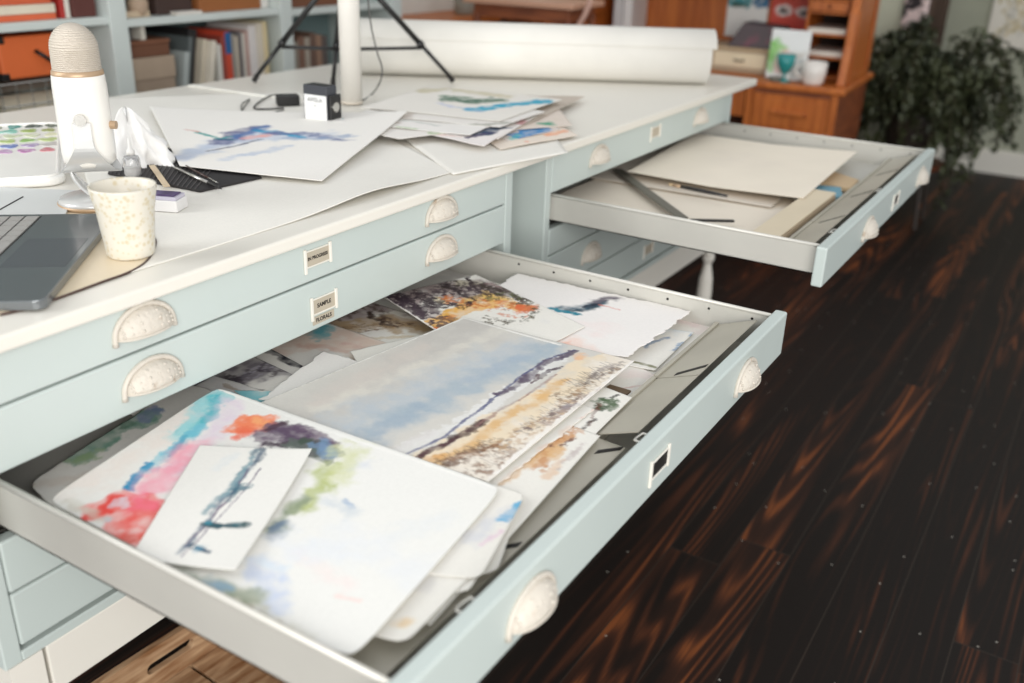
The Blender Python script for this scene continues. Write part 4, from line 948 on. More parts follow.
pc = [[(70, 84, 62), (46, 66, 58), (36, 140, 130), (96, 116, 66), (52, 60, 48), (60, 70, 60), (50, 90, 70)], [(150, 160, 90), (160, 180, 100), (110, 190, 170), (60, 170, 170), (120, 150, 90), (80, 110, 80), (120, 160, 150)],
      [(226, 226, 190), (220, 224, 190), (206, 216, 180), (214, 220, 196), (226, 226, 196), (200, 214, 160), (210, 220, 180)], [(190, 206, 140), (150, 190, 110), (180, 200, 130), (70, 120, 200), (120, 150, 210), (150, 170, 130), (160, 190, 120)],
      [(200, 196, 190), (170, 150, 190), (110, 130, 190), (90, 120, 190), (200, 170, 180), (206, 180, 190), (180, 170, 200)], [(206, 120, 130), (190, 130, 180), (190, 150, 190), (226, 150, 150), (200, 130, 150), (210, 150, 160), (214, 170, 180)]]
for r_, row in enumerate(pc):
    for c_, col_ in enumerate(row):
        bm = B(); cx = L_ * (0.93 - 0.095 * r_); cy = 0.022 + c_ * 0.034 + 0.006 * (r_ % 2)
        rnd_ = random.Random(r_ * 9 + c_); ph_ = rnd_.random() * 6; sx_ = rnd_.uniform(0.011, 0.016); sy_ = rnd_.uniform(0.011, 0.016)
        poly = [(cx + sx_ * (1 + 0.16 * math.sin(3 * t2 + ph_) + 0.08 * math.sin(5 * t2 + ph_)) * math.cos(t2), cy + sy_ * (1 + 0.16 * math.sin(3 * t2 + ph_)) * math.sin(t2)) for t2 in [2 * math.pi * k / 28 for k in range(28)]]
        prism(bm, poly, 0.0141, 0.0150 + 0.0001 * c_); link('paint_dab', bm, mat('paint_%d_%d_%d' % col_, col_, 0.3, rgb2=tuple(int(v * 0.35 + 150) for v in col_), scale=70, thr=(0.5, 0.66)), pal)
# pale folded card between palette and laptop
t = tag(empty('folded_card'), 'pale grey folded card with a dark seam between the palette and the laptop', 'card')
q0, q1, q2, q3 = [at(x, y, ZT) for x, y in ((-40, 222), (66, 218), (76, 194), (-20, 190))]
bm = B(); prism(bm, [(q.x, q.y) for q in (q0, q1, q2, q3)], ZT + 0.0024, ZT + 0.006); link('card_body', bm, mat('pale_grey_card', (208, 210, 208), 0.4), t)
bm = B(); s0, s1 = at(-4, 212, ZT + 0.006), at(23, 197, ZT + 0.006); tube(bm, [s0, s1], 0.0012, 6); link('seam', bm, M_slot, t)

# crumpled tissue
def tissue():
    c = at(138, 164, ZT); bm = B(); n = 56; m = 26; g = []
    for j in range(m + 1):
        v = j / m; row = []
        for i in range(n):
            a = 2 * math.pi * i / n
            fold = 0.20 * math.sin(5 * a + 2.2 * v) + 0.16 * math.sin(8 * a - 5 * v) + 0.13 * math.sin(13 * a + 9 * v) + 0.09 * math.sin(21 * a - 14 * v)
            r = (0.050 * (1 - v) ** 0.62 + 0.004) * (1 + fold * (0.35 + 0.65 * (1 - v)))
            sx = 1.12 if math.cos(a - 0.55) > 0 else 0.85
            row.append(bm.verts.new((c.x + r * sx * math.cos(a) - 0.008 * v, c.y + r * 1.05 * math.sin(a) - 0.006 * v, ZT + 0.001 + 0.085 * v * (1 + 0.15 * math.sin(3 * a)) + 0.004 * abs(math.sin(7 * a)) * (1 - v))))
        g.append(row)
    for j in range(m):
        for i in range(n): bm.faces.new((g[j][i], g[j][(i + 1) % n], g[j + 1][(i + 1) % n], g[j + 1][i]))
    bm.faces.new(g[-1]); bmesh.ops.recalc_face_normals(bm, faces=bm.faces)
    o = link('crumpled_tissue', bm, mat('soft_tissue', (244, 242, 238), 0.9, bump=0.5, bscale=70), smooth=True)
    o.data.materials[0].node_tree.nodes['Principled BSDF'].inputs['Subsurface Weight'].default_value = 0.8
    o.data.materials[0].node_tree.nodes['Principled BSDF'].inputs['Subsurface Radius'].default_value = (0.02, 0.02, 0.02)
    tag(o, 'crumpled white tissue standing between the microphone and the big sketch sheet', 'tissue')
tissue()
# small clear bottle
c = at(134, 180, ZT)
t = tag(empty('dropper_bottle', (c.x, c.y, ZT + 0.0085)), 'small clear bottle with a frosted white nozzle between mug and tissue', 'bottle')
bm = B(); lathe(bm, [(0.0, 0), (0.0125, 0), (0.0135, 0.002), (0.0135, 0.026), (0.011, 0.031), (0.006, 0.033)], n=28, cap=True); link('bottle_body', bm, M_glass, t, smooth=True)
bm = B(); lathe(bm, [(0.0065, 0.0335), (0.0065, 0.040), (0.0035, 0.043), (0.002, 0.060), (0.001, 0.061)], n=20); link('nozzle', bm, mat('frosted_plastic', (232, 230, 226), 0.4), t, smooth=True)
bm = B(); lathe(bm, [(0.0, 0.002), (0.0115, 0.002), (0.0115, 0.014), (0, 0.014)], n=20, cap=False); link('liquid', bm, mat('milky_liquid', (206, 204, 200), 0.2), t, smooth=True)
# black ribbed cloth mat under the sketch
t0 = at(112, 168, ZT); 
pts = [at(x, y, ZT) for x, y in ((108, 176), (200, 194), (262, 180), (230, 158), (120, 146))]
def ribbed(pts, z):
    bm = B(); prism(bm, [(p.x, p.y) for p in pts], z, z + 0.004)
    return bm
t = tag(empty('pencil_pouch'), 'flat black ribbed pencil pouch sticking out under the big sketch sheet', 'pouch')
link('pouch_body', ribbed(pts, ZT + 0.002), M_mesh, t, bevel=0.0015)
bm = B(); A_, B_, C_, D_ = pts[0], pts[1], pts[3], pts[4]
for k in range(1, 22):
    f_ = k / 22.0; a_ = A_.lerp(B_, f_); b_ = D_.lerp(C_, f_); tube(bm, [a_ + Vector((0, 0, 0.0064)), b_ + Vector((0, 0, 0.0064))], 0.0011, 5)
tag(link('ribbing', bm, mat('dark_grey_rib', (62, 58, 58), 0.5), t, smooth=True), kind='stuff')
# paint pan box
c = at(169, 210, ZT); t = tag(empty('paint_box', (c.x, c.y, ZT + 0.002), 0.42), 'small white box holding a violet paint pan beside the mug', 'box')
bm = B(); box(bm, -0.030, 0.022, -0.018, 0.018, 0, 0.017); link('box_body', bm, mat('white_card_box', (222, 220, 218), 0.5), t, bevel=0.0015)
bm = B(); box(bm, -0.028, 0.020, -0.016, 0.016, 0.017, 0.022); link('pan_rim', bm, mat('grey_lilac', (190, 186, 200), 0.3), t, bevel=0.001)
bm = B(); box(bm, -0.024, 0.016, -0.012, 0.012, 0.0221, 0.0240); link('violet_paint', bm, mat('violet_paint', (70, 48, 92), 0.3, rgb2=(110, 90, 140), scale=60), t, bevel=0.0008)
# pen and brush on the pouch
def stick(name, label, p0, p1, z, r, m1, m2, cat):
    t = tag(empty(name), label, cat); a, c = at(p0[0], p0[1], z), at(p1[0], p1[1], z); L0 = (c - a)
    bm = B(); tube(bm, [a, a + L0 * 0.72], r, 12); link('barrel', bm, m1, t, smooth=True)
    bm = B(); tube(bm, [a + L0 * 0.72, a + L0 * 0.93, c], [r * 1.02, r * 0.8, r * 0.2], 12); link('tip', bm, m2, t, smooth=True)
stick('pen', 'silver pen lying on the black pouch nearest the mug', (175, 168), (222, 189), ZT + 0.0105, 0.0028, M_chrome, M_dark, 'pen')
stick('fine_brush', 'slim dark brush lying beside the silver pen', (186, 166), (218, 183), ZT + 0.0105, 0.0018, mat('dark_varnish', (60, 40, 34), 0.3), M_chrome, 'paint brush')
bar('wood_spatula', 'small tan wooden spatula between the clear bottle and the black pouch', 'spatula', (152, 166), (167, 187), ZT + 0.0080, 0.010, 0.002, mat('tan_wood', (206, 186, 156), 0.6))

# big sketch sheet
def p_sk(a):
    a.c[:] = np.array(lin((234, 231, 225)))
    a.stroke([(178, 160), (215, 148), (262, 138)], 0.030, (184, 194, 212), 0.8, 0.85, 0.02); a.stroke([(200, 152), (250, 142), (320, 140)], 0.032, (190, 200, 216), 0.9, 0.8, 0.02)
    a.stroke([(222, 146), (240, 136), (258, 130)], 0.022, (88, 92, 134), 0.7, 0.9, 0.02); a.stroke([(236, 142), (254, 133), (268, 130)], 0.014, (74, 110, 164), 0.8, 0.85, 0.016)
    a.stroke([(250, 142), (262, 140), (274, 138)], 0.016, (230, 160, 146), 0.8, 0.8, 0.012); a.stroke([(262, 134), (285, 138), (300, 142)], 0.013, (54, 150, 190), 0.7, 0.9, 0.016)
    a.stroke([(268, 137), (300, 138), (345, 146)], 0.014, (84, 98, 146), 0.9, 0.85, 0.014); a.stroke([(285, 142), (320, 144), (350, 142)], 0.014, (140, 160, 190), 0.9, 0.7, 0.014)
    a.stroke([(206, 154), (232, 150), (262, 143)], 0.0035, (44, 50, 86), 0.7, 0.9, 0.006); a.stroke([(228, 162), (290, 150)], 0.014, (186, 196, 212), 0.9, 0.75, 0.014)
    a.stroke([(196, 135), (210, 138), (222, 142), (232, 140)], 0.005, (50, 150, 146), 0.5, 0.95, 0.008); a.stroke([(216, 142), (232, 143)], 0.006, (40, 100, 120), 0.6, 0.9, 0.008); a.stroke([(188, 132), (196, 135)], 0.003, (206, 150, 140), 0.6, 0.9)
sheet('watercolour_sheet', 'big sheet with a loose blue and violet sketch, its near corner lifting off the worktop', 'watercolour', pxc(ZT + 0.0074, (322, 183), (408, 122), (150, 108), (180, 168)), ZT + 0.0072, p_sk, None, seed=62, step=0.003,
      bend=lambda U, V, X, Y: 0.020 * (U * (1 - V)) ** 3 + 0.006 * (1 - V) * np.sin(U * 3.1) + 0.003)

# ink cartridge box
c0, c1, c2_ = at(305, 126, ZT), at(328, 129.5, ZT), at(341, 121.5, ZT)
ex = Vector((c1.x - c0.x, c1.y - c0.y, 0)); an = math.atan2(ex.y, ex.x); bw_ = ex.length; bd = 0.034
t = tag(empty('ink_box', (c0.x, c0.y, ZT + 0.0020), an), 'small black box with a white lettered label standing in front of the tripod', 'box')
bm = B(); H = 0.084
box(bm, 0, bw_, 0, bd, 0, H); link('box_body', bm, mat('charcoal_plastic', (58, 60, 66), 0.35), t, bevel=0.001, seg=1)
bm = B(); box(bm, 0.006, bw_ - 0.006, 0.005, bd - 0.005, H + 0.0001, H + 0.0004); link('top_opening', bm, M_dark, t)
bm = B(); box(bm, 0.0025, bw_ - 0.001, -0.0006, 0.0, 0.005, H - 0.019)
RX = Matrix(((1, 0, 0, 0), (0, 0, -1, 0), (0, 1, 0, 0), (0, 0, 0, 1)))
text_into(bm, 'AMSLA', 0.0125, Matrix.Translation((bw_ / 2, -0.0009, H - 0.029)) @ RX, 1)
text_into(bm, 'ink', 0.007, Matrix.Translation((bw_ / 2, -0.0009, H - 0.040)) @ RX, 2)
link('label_card', bm, [mat('white_label', (226, 226, 224), 0.5), M_ink, mat('grey_ink', (150, 150, 150), 0.6)], t)
bm = B(); box(bm, bw_, bw_ + 0.006, 0.004, bd + 0.006, 0.006, H - 0.018); link('side_clip', bm, M_dark, t, bevel=0.001, seg=1)
bm = B(); tube(bm, [(bw_ + 0.004, bd * 0.55, H * 0.5), (bw_ + 0.010, bd * 0.55, H * 0.5)], 0.010, 18); link('screw', bm, M_chrome, t)

# tripod
TL, TR, TF = at(254, 84, ZT), at(453, 84, ZT), at(333, 88, ZT)
apex = Vector(((TL.x + TR.x + TF.x) / 3, (TL.y + TR.y + TF.y) / 3, ZT + 0.42))
apex = at_y(345, -39, (TL.y + TR.y + TF.y) / 3)
t = tag(empty('tripod', ((TL.x + TR.x + TF.x) / 3, (TL.y + TR.y + TF.y) / 3, ZT)), 'black tripod stand with braced legs standing on the worktop behind the white tube', 'tripod')
off = -Vector(t.location)
hub = apex - Vector((0, 0, 0.0))
for p, q in ((TL, 0.43), (TR, 0.43), (TF, 0.43)):
    pp = Vector((p.x, p.y, ZT + 0.0105))
    bm = B(); mid = pp.lerp(apex, 0.31)
    tube(bm, [pp + off, mid + off], 0.0055, 10); tube(bm, [mid + off, apex + off], 0.0075, 10); tube(bm, [mid.lerp(pp, 0.03) + off, mid.lerp(apex, 0.04) + off], 0.0095, 10)
    lg = link('leg', bm, M_dark, t, smooth=True)
    bm = B(); tube(bm, [pp + off - Vector((0, 0, 0.004)), pp.lerp(apex, 0.04) + off], 0.0068, 10); link('rubber_foot', bm, M_slot, lg)
cen = Vector((apex.x, apex.y, at_y(338, 48, apex.y).z))
bm = B(); tube(bm, [Vector((cen.x, cen.y, cen.z - 0.03)) + off, apex + off + Vector((0, 0, 0.05))], 0.009, 12); link('centre_column', bm, M_dark, t, smooth=True)
for p in (TL, TR, TF):
    mid = Vector((p.x, p.y, ZT)).lerp(apex, 0.31)
    bm = B(); tube(bm, [cen + off, mid + off], 0.0045, 8); link('brace', bm, M_dark, t, smooth=True)

# white tube
c = at(352, 104, ZT)
t = tag(empty('cardboard_tube', (c.x, c.y, ZT + 0.002)), 'tall white tube standing upright on the worktop in front of the tripod', 'tube')
bm = B(); lathe(bm, [(0.0, 0), (0.0245, 0), (0.0245, 0.55), (0.022, 0.55), (0.022, 0.54), (0, 0.54)], n=36, cap=False); bmesh.ops.remove_doubles(bm, verts=bm.verts, dist=1e-5); link('tube_wall', bm, mat('white_tube', (228, 224, 216), 0.5), t, smooth=True)
bm = B(); lathe(bm, [(0.0255, 0.0), (0.0262, 0.003), (0.0255, 0.006)], n=36); link('end_ring', bm, mat('cream_cap', (214, 204, 188), 0.5), t, smooth=True)
# hanging cable down behind the tube
cb_ = [at_y(365, -30, 1.36), at_y(368, 0, 1.36), at_y(371, 25, 1.36), at_y(377, 52, 1.36), at_y(382, 68, 1.36), at_y(380, 82, 1.34)]
lastp = [at(372, 94, ZT + 0.002), at(362, 100, ZT + 0.002), at(350, 98, ZT + 0.002)]
bm = B(); tube(bm, spline(cb_ + lastp, 8), 0.0018, 8); tag(link('cable', bm, mat('grey_cable', (84, 82, 80), 0.5), smooth=True), 'thin grey cable hanging down beside the white tube', 'cable')

# power adapter and cable
c = at(288, 106, ZT); t = tag(empty('power_adapter', (c.x, c.y, ZT + 0.0022), 0.9), 'small black power adapter with a looped cable beside the lettered box', 'power adapter')
bm = B(); box(bm, -0.026, 0.026, -0.017, 0.017, 0, 0.024); link('adapter_body', bm, M_dark, t, bevel=0.004)
def lp(x, y): 
    v = at(x, y, ZT + 0.0048) - Vector(t.location); r_ = Matrix.Rotation(-0.9, 3, 'Z'); v = r_ @ v; return v
bm = B(); tube(bm, spline([lp(*p) for p in ((284, 108), (268, 109), (254, 108), (262, 100), (274, 95), (288, 96), (298, 98))], 6), 0.002, 8)
tube(bm, spline([lp(*p) for p in ((284, 110), (262, 114), (244, 112), (242, 104), (250, 99))], 6), 0.0013, 8); 
tube(bm, spline([lp(*p) for p in ((250, 99), (240, 112), (232, 116), (224, 112))], 6), 0.0013, 8); link('cord', bm, M_dark, t, smooth=True)

# white ruler strip
bar('ruler', 'thin white ruler lying across the back of the worktop', 'ruler', (191, 86), (300, 101), ZT + 0.0006, 0.020, 0.004, mat('white_plastic', (234, 232, 224), 0.35))

# stack of small paintings
GS = 'paintings piled beside the white tube'
def abs_(cols):
    def f(a):
        rnd_ = random.Random(a.seed); x0, x1, y0, y1 = a.X.min(), a.X.max(), a.Y.min(), a.Y.max()
        for col_ in cols:
            p = [(rnd_.uniform(x0, x1), rnd_.uniform(y0, y1))]; p.append((p[0][0] + rnd_.uniform(-.06, .06), p[0][1] + rnd_.uniform(0.03, .12)))
            a.pt = lambda q: q
            a.stroke(p, rnd_.uniform(0.008, 0.02), col_, 0.6, 0.9, 0.015)
    return f
def p_top(a):
    a.stroke([(452, 100), (475, 102), (494, 101)], 0.030, (64, 106, 84), 0.5, 1.0, 0.010); a.stroke([(446, 97), (470, 98)], 0.010, (84, 120, 96), 0.6, 0.9, 0.01)
    a.stroke([(475, 110), (510, 106), (548, 102)], 0.022, (40, 160, 190), 0.5, 1.0, 0.006); a.stroke([(440, 104), (452, 108)], 0.012, (190, 196, 216), 0.8, 0.8, 0.01)
    a.stroke([(425, 92), (450, 90), (505, 97)], 0.024, (196, 186, 150), 0.8, 0.8, 0.012); a.stroke([(460, 108), (480, 112)], 0.008, (120, 160, 200), 0.8, 0.8, 0.01)
def p_low(a):
    a.stroke([(455, 132), (480, 134), (500, 128)], 0.020, (36, 66, 96), 0.5, 1.0, 0.006); a.stroke([(470, 138), (490, 134)], 0.008, (60, 50, 90), 0.6, 0.9, 0.01)
    a.stroke([(430, 134), (460, 138)], 0.006, (226, 196, 186), 0.8, 0.8, 0.01)
def p_blu(a):
    a.stroke([(524, 137), (538, 131)], 0.028, (40, 130, 190), 0.3, 1.0, 0.003); a.stroke([(512, 140), (518, 136)], 0.008, (90, 180, 170), 0.5, 0.8, 0.006)
def p_grn(a):
    a.blob((548, 124), 0.020, (60, 150, 120), 0.5, 0.9, 0.012); a.blob((556, 120), 0.014, (216, 204, 190), 0.5, 0.95, 0.01); a.blob((562, 128), 0.010, (50, 140, 130), 0.5, 0.9, 0.01); a.stroke([(520, 118), (545, 112)], 0.006, (80, 180, 180), 0.5, 0.8)
def p_or(a):
    a.stroke([(548, 136), (566, 132)], 0.010, (232, 160, 120), 0.8, 0.85, 0.01); a.blob((528, 143), 0.006, (230, 150, 120), 0.8, 0.8, 0.006)
stk = [
    ([(500, 150), (578, 136), (545, 118), (470, 130)], 0.0008, p_or, 'pale painting with orange touches at the front corner of the painting pile', (228, 216, 202)),
    ([(508, 142), (560, 130), (530, 112), (470, 124)], 0.0026, p_blu, 'small painting with a square blue patch at the front of the painting pile', (214, 204, 196)),
    ([(500, 132), (572, 126), (556, 106), (470, 112)], 0.0050, p_grn, 'green and cream painting at the right of the painting pile', (220, 208, 196)),
    ([(490, 136), (530, 124), (585, 97), (520, 96)], 0.0075, abs_([(150, 130, 120), (90, 150, 150), (190, 160, 150)]), 'brownish sheet poking out longest to the right of the painting pile', (196, 184, 170)),
    ([(420, 122), (498, 140), (545, 112), (430, 104)], 0.0098, abs_([(200, 150, 150), (160, 140, 150)]), 'white bordered sheet just above the brownish sheet in the painting pile', (226, 220, 214)),
    ([(424, 134), (484, 147), (514, 128), (440, 112)], 0.0108, p_low, 'white bordered painting of a dark blue shape at the front left of the painting pile', (232, 226, 222)),
    ([(334, 126), (400, 140), (490, 128), (430, 100)], 0.0120, abs_([(150, 180, 190), (196, 150, 140), (170, 190, 150), (210, 200, 196)]), 'long white sketch sheet lowest at the left of the painting pile', (230, 226, 220)),
    ([(334, 122), (470, 136), (510, 118), (400, 100)], 0.0145, lambda a: (a.stroke([(341, 119), (349, 118)], 0.010, (60, 180, 190), 0.5, 0.95, 0.006), a.stroke([(355, 122), (400, 124)], 0.004, (190, 170, 160), 0.7, 0.8), a.stroke([(380, 118), (440, 126)], 0.005, (170, 176, 170), 0.7, 0.7), a.stroke([(400, 128), (415, 130)], 0.006, (170, 190, 150), 0.7, 0.7)), 'white sheet with faint rose marks in the middle of the painting pile', (230, 227, 222)),
    ([(370, 116), (500, 128), (545, 112), (420, 96)], 0.0165, abs_([(170, 170, 160), (200, 190, 180)]), 'plain white sheet just below the topmost painting of the pile', (228, 224, 218)),
    ([(360, 108), (500, 122), (562, 100), (430, 87)], 0.0190, p_top, 'topmost painting of the pile with a dark green and turquoise shoreline', (228, 224, 216))]
for k, (pts, dz, pf, lab, bs) in enumerate(stk):
    zz = ZT + dz + 0.0038
    sheet('small_painting', lab, 'painting', pxc(zz, *pts), zz, pf, GS, seed=70 + k, step=0.003, base=bs, bend=lambda U, V, X, Y: 0.0012 * np.abs(np.sin(4 * U + 2 * V)))

# big roll of paper
R0, R1 = at(355, 77, ZT), at(709, 87.6, ZT); ax = (R1 - R0); ax.z = 0; Lr = ax.length; ra = math.atan2(ax.y, ax.x)
t = tag(empty('paper_roll', (R0.x, R0.y, ZT + 0.0006), ra), 'huge roll of white paper lying along the back of the worktop', 'paper roll')
rr_ = 0.073; bm = B(); n = 64; ra_ = []
prof = []
for k in range(n * 2 + 1):
    a = math.pi * 0.35 + 2 * math.pi * k / n; r = rr_ - 0.003 + 0.003 * k / (2 * n); prof.append((-r * math.cos(a) * 0.9 , r * math.sin(a)))
for x in (0.0, Lr): ra_.append([bm.verts.new((x, rr_ * 0.9 + p[0], rr_ + 0.0 + p[1])) for p in prof])
for i in range(len(prof) - 1): bm.faces.new((ra_[0][i], ra_[0][i + 1], ra_[1][i + 1], ra_[1][i]))
bmesh.ops.recalc_face_normals(bm, faces=bm.faces)
o = link('rolled_sheet', bm, mat('roll_paper', (230, 227, 219), 1.0, spec=0.0), t, smooth=True); md = o.modifiers.new('t', 'SOLIDIFY'); md.thickness = 0.0006; md.offset = 1
bm = B(); pr = []
for k in range(25):
    a = math.radians(158 - 100 * k / 24); pr.append((rr_ * 0.9 + math.cos(a) * (rr_ + 0.0022) * 0.9, rr_ + math.sin(a) * (rr_ + 0.0022)))
v0 = [bm.verts.new((0.0, p[0], p[1])) for p in pr]; v1 = [bm.verts.new((Lr + 0.012, p[0], p[1])) for p in pr]
for i in range(24): bm.faces.new((v0[i], v0[i + 1], v1[i + 1], v1[i]))
bmesh.ops.recalc_face_normals(bm, faces=bm.faces)
o = link('loose_flap', bm, mat('roll_paper', (230, 227, 219)), t, smooth=True); md = o.modifiers.new('t', 'SOLIDIFY'); md.thickness = 0.0006

# ================================================================== BOOKCASE AT THE LEFT WALL
XB = -1.60
bc = tag(empty('bookcase', (0, 0, 0)), 'pale blue open bookcase full of books and boxes along the left wall', 'bookcase')
M_case = mat('bookcase_paint', (206, 214, 210), 0.5)
posts = [(0.34, 0.40), (0.745, 0.76), (1.402, 1.466), (2.102, 2.158), (2.60, 2.66)]
posts = [(0.60, 0.66), (1.412, 1.472), (2.102, 2.158), (2.72, 2.78)]
for a, c in posts:
    bm = B(); box(bm, XB - 0.34, XB, a, c, 0.0, 1.9); link('upright', bm, M_case, bc, bevel=0.002, seg=1)
for i, zs in enumerate(((1.066, 0.71, 0.38, 1.42, 1.76), (1.054, 0.70, 0.38, 1.42, 1.76), (1.046, 0.70, 0.38, 1.42, 1.76))):
    a, c = posts[i][1], posts[i + 1][0]
    for z in zs:
        bm = B(); box(bm, XB - 0.33, XB - 0.004, a, c, z - 0.022, z); link('shelf', bm, M_case, bc, bevel=0.002, seg=1)
bm = B(); box(bm, XB - 0.36, XB - 0.34, 0.60, 2.78, 0.0, 1.9); link('back_panel', bm, mat('bookcase_back', (132, 152, 152), 0.6), bc)
bm = B(); box(bm, XB - 0.34, XB + 0.01, 0.59, 2.79, 1.9, 1.93); link('top_board', bm, M_case, bc)

def book(y, z, th, h, dep, rgb, label, lean=0.0, group=None, x=None, flat=False, name='book', cat='book', pages=(222, 214, 198)):
    """spine faces +x. y = near edge, leaning towards +y when lean>0"""
    t = tag(empty(name, (x if x is not None else XB - 0.04, y, z + 0.0005)), label, cat, group)
    m = mat('cover_%d_%d_%d' % rgb, rgb, 0.55, var=0.08)
    if flat: # lying: thickness is height
        bm = B(); box(bm, -dep, 0, 0, h, 0, 0.003); box(bm, -dep, 0, 0, h, th - 0.003, th); box(bm, -0.003, 0.0, 0, h, 0.003, th - 0.003); link('cover', bm, m, t, bevel=0.0008, seg=1)
        bm = B(); box(bm, -dep + 0.004, -0.003, 0.004, h - 0.004, 0.003, th - 0.003); link('pages', bm, mat('pages', pages, 0.8), t)
    else:
        bm = B(); box(bm, -dep, 0, 0, 0.0025, 0, h); box(bm, -dep, 0, th - 0.0025, th, 0, h); box(bm, -0.003, 0, 0.0025, th - 0.0025, 0, h); link('cover', bm, m, t, bevel=0.0008, seg=1)
        bm = B(); box(bm, -dep + 0.004, -0.003, 0.0025, th - 0.0025, 0.003, h - 0.004); link('pages', bm, mat('pages', pages), t)
        if lean: t.rotation_euler[0] = -lean; t.location.z += th * math.sin(lean) + 0.0003
    return t
GB = 'books standing in the middle bay of the bookcase'
# middle bay, lower shelf (z 0.70)
zsft = 0.70
book(1.657, zsft, 0.020, 0.24, 0.19, (172, 180, 178), 'slim grey book leaning beside the brown cardboard boxes', 0.2, GB)
book(1.680, zsft, 0.014, 0.285, 0.21, (96, 104, 104), 'thin dark grey folder leaning behind the slim grey book', 0.2, GB, x=XB - 0.05)
book(1.697, zsft, 0.030, 0.305, 0.22, (38, 36, 36), 'big black book leaning in the middle of the bay', 0.2, GB, x=XB - 0.07)
book(1.730, zsft, 0.014, 0.275, 0.20, (206, 196, 176), 'beige slim book leaning against the black book from the right', 0.2, GB)
bk = book(1.747, zsft, 0.016, 0.27, 0.20, (222, 214, 198), 'cream slim book tilted to the right, last of the leaning books', 0.2, GB, x=XB - 0.015)
yy = 1.835
for th, h, rgb, lab in ((0.020, 0.262, (222, 220, 212), 'white book with small pictures left of the red and blue spine'), (0.016, 0.285, (150, 66, 54), 'narrow brick red book touching the red and blue spine'),
                        (0.026, 0.300, (206, 78, 54), 'bright red book with a blue top to its spine'), (0.016, 0.290, (150, 146, 138), 'grey book just right of the bright red book'), (0.012, 0.282, (196, 186, 168), 'thin tan book right of the bright red book'),
                        (0.016, 0.296, (110, 104, 104), 'thin charcoal book among pale spines'), (0.014, 0.290, (206, 200, 190), 'thin off white book beside the charcoal spine'), (0.014, 0.298, (186, 150, 140), 'thin rosy book beside the widest white book'),
                        (0.036, 0.312, (226, 220, 216), 'widest white book towards the right of the row'), (0.030, 0.318, (218, 208, 190), 'wide cream book right of the widest white book'), (0.020, 0.322, (222, 204, 160), 'yellowish cream book at the right end of the row')):
    o = book(yy, zsft, th, h - 0.012, 0.20, rgb, lab, 0, GB)
    if 'blue top' in lab:
        bm = B(); box(bm, 0.0002, 0.0012, 0.0, th, h * 0.72, h - 0.014); link('blue_spine_band', bm, mat('spine_blue', (40, 96, 150), 0.5), o)
    yy += th + 0.0015
# boxes left of the books
def carton(x, y, z, dx, dy, dz, rgb, label, name='storage_box', lid=True, rot=0.0, group=None):
    t = tag(empty(name, (x, y, z + 0.0005), rot), label, 'box', group)
    bm = B(); box(bm, -dx, 0, 0, dy, 0, dz * (0.72 if lid else 1)); link('box_body', bm, mat('box_%d_%d_%d' % rgb, rgb, 0.7, var=0.08), t, bevel=0.002, seg=1)
    if lid:
        bm = B(); box(bm, -dx - 0.003, 0.003, -0.003, dy + 0.003, dz * 0.72 + 0.0005, dz); link('box_lid', bm, mat('lid_%d_%d_%d' % rgb, tuple(min(255, int(v * 1.1)) for v in rgb), 0.65, var=0.08), t, bevel=0.002, seg=1)
    return t
carton(XB - 0.03, 1.478, zsft, 0.22, 0.170, 0.235, (158, 140, 122), 'large brown cardboard box at the left of the middle bay')
carton(XB - 0.04, 1.480, zsft + 0.236, 0.20, 0.165, 0.050, (112, 74, 54), 'low red brown wooden tray stacked on the large cardboard box', lid=True)
book(1.485, zsft + 0.287, 0.024, 0.042, 0.14, (88, 84, 82), 'dark spiral bound notebook standing on the wooden tray', 0, None, name='notebook', cat='notebook')
book(1.545, zsft + 0.287, 0.016, 0.042, 0.12, (214, 210, 198), 'white notebook standing beside the dark spiral notebook', 0, None, name='notebook', cat='notebook')
# middle bay upper shelf (z 1.054)
carton(XB - 0.04, 1.78, 1.054, 0.22, 0.27, 0.12, (150, 92, 48), 'orange brown wooden box on the upper shelf of the middle bay', lid=False)
carton(XB - 0.05, 1.62, 1.054, 0.2, 0.14, 0.13, (62, 44, 38), 'dark brown box left of the orange brown box on the upper shelf', lid=False)
book(1.485, 1.054, 0.018, 0.10, 0.12, (196, 176, 150), 'tan book lying flat at the left of the upper middle shelf', flat=True)
o = tag(empty('clay_figure', (XB - 0.06, 1.56, 1.0545)), 'small round beige clay pot on the upper middle shelf', 'pot')
bm = B(); lathe(bm, [(0.018, 0), (0.03, 0.02), (0.032, 0.04), (0.022, 0.06), (0.026, 0.07)], n=24); link('pot_body', bm, mat('beige_clay', (176, 152, 130), 0.7), o, smooth=True)
bm = B(); lathe(bm, [(0.02, 0.0701), (0.006, 0.078), (0.006, 0.09)], n=20); link('pot_lid', bm, mat('beige_clay', (176, 152, 130)), o, smooth=True)
book(1.66, 1.054, 0.010, 0.10, 0.035, (226, 222, 214), 'small white booklet lying at the front edge of the upper middle shelf', flat=True, x=XB - 0.006, name='booklet', cat='booklet')
carton(XB - 0.05, 2.06, 1.054, 0.05, 0.035, 0.15, (226, 222, 216), 'narrow white box at the right end of the upper middle shelf', lid=False)
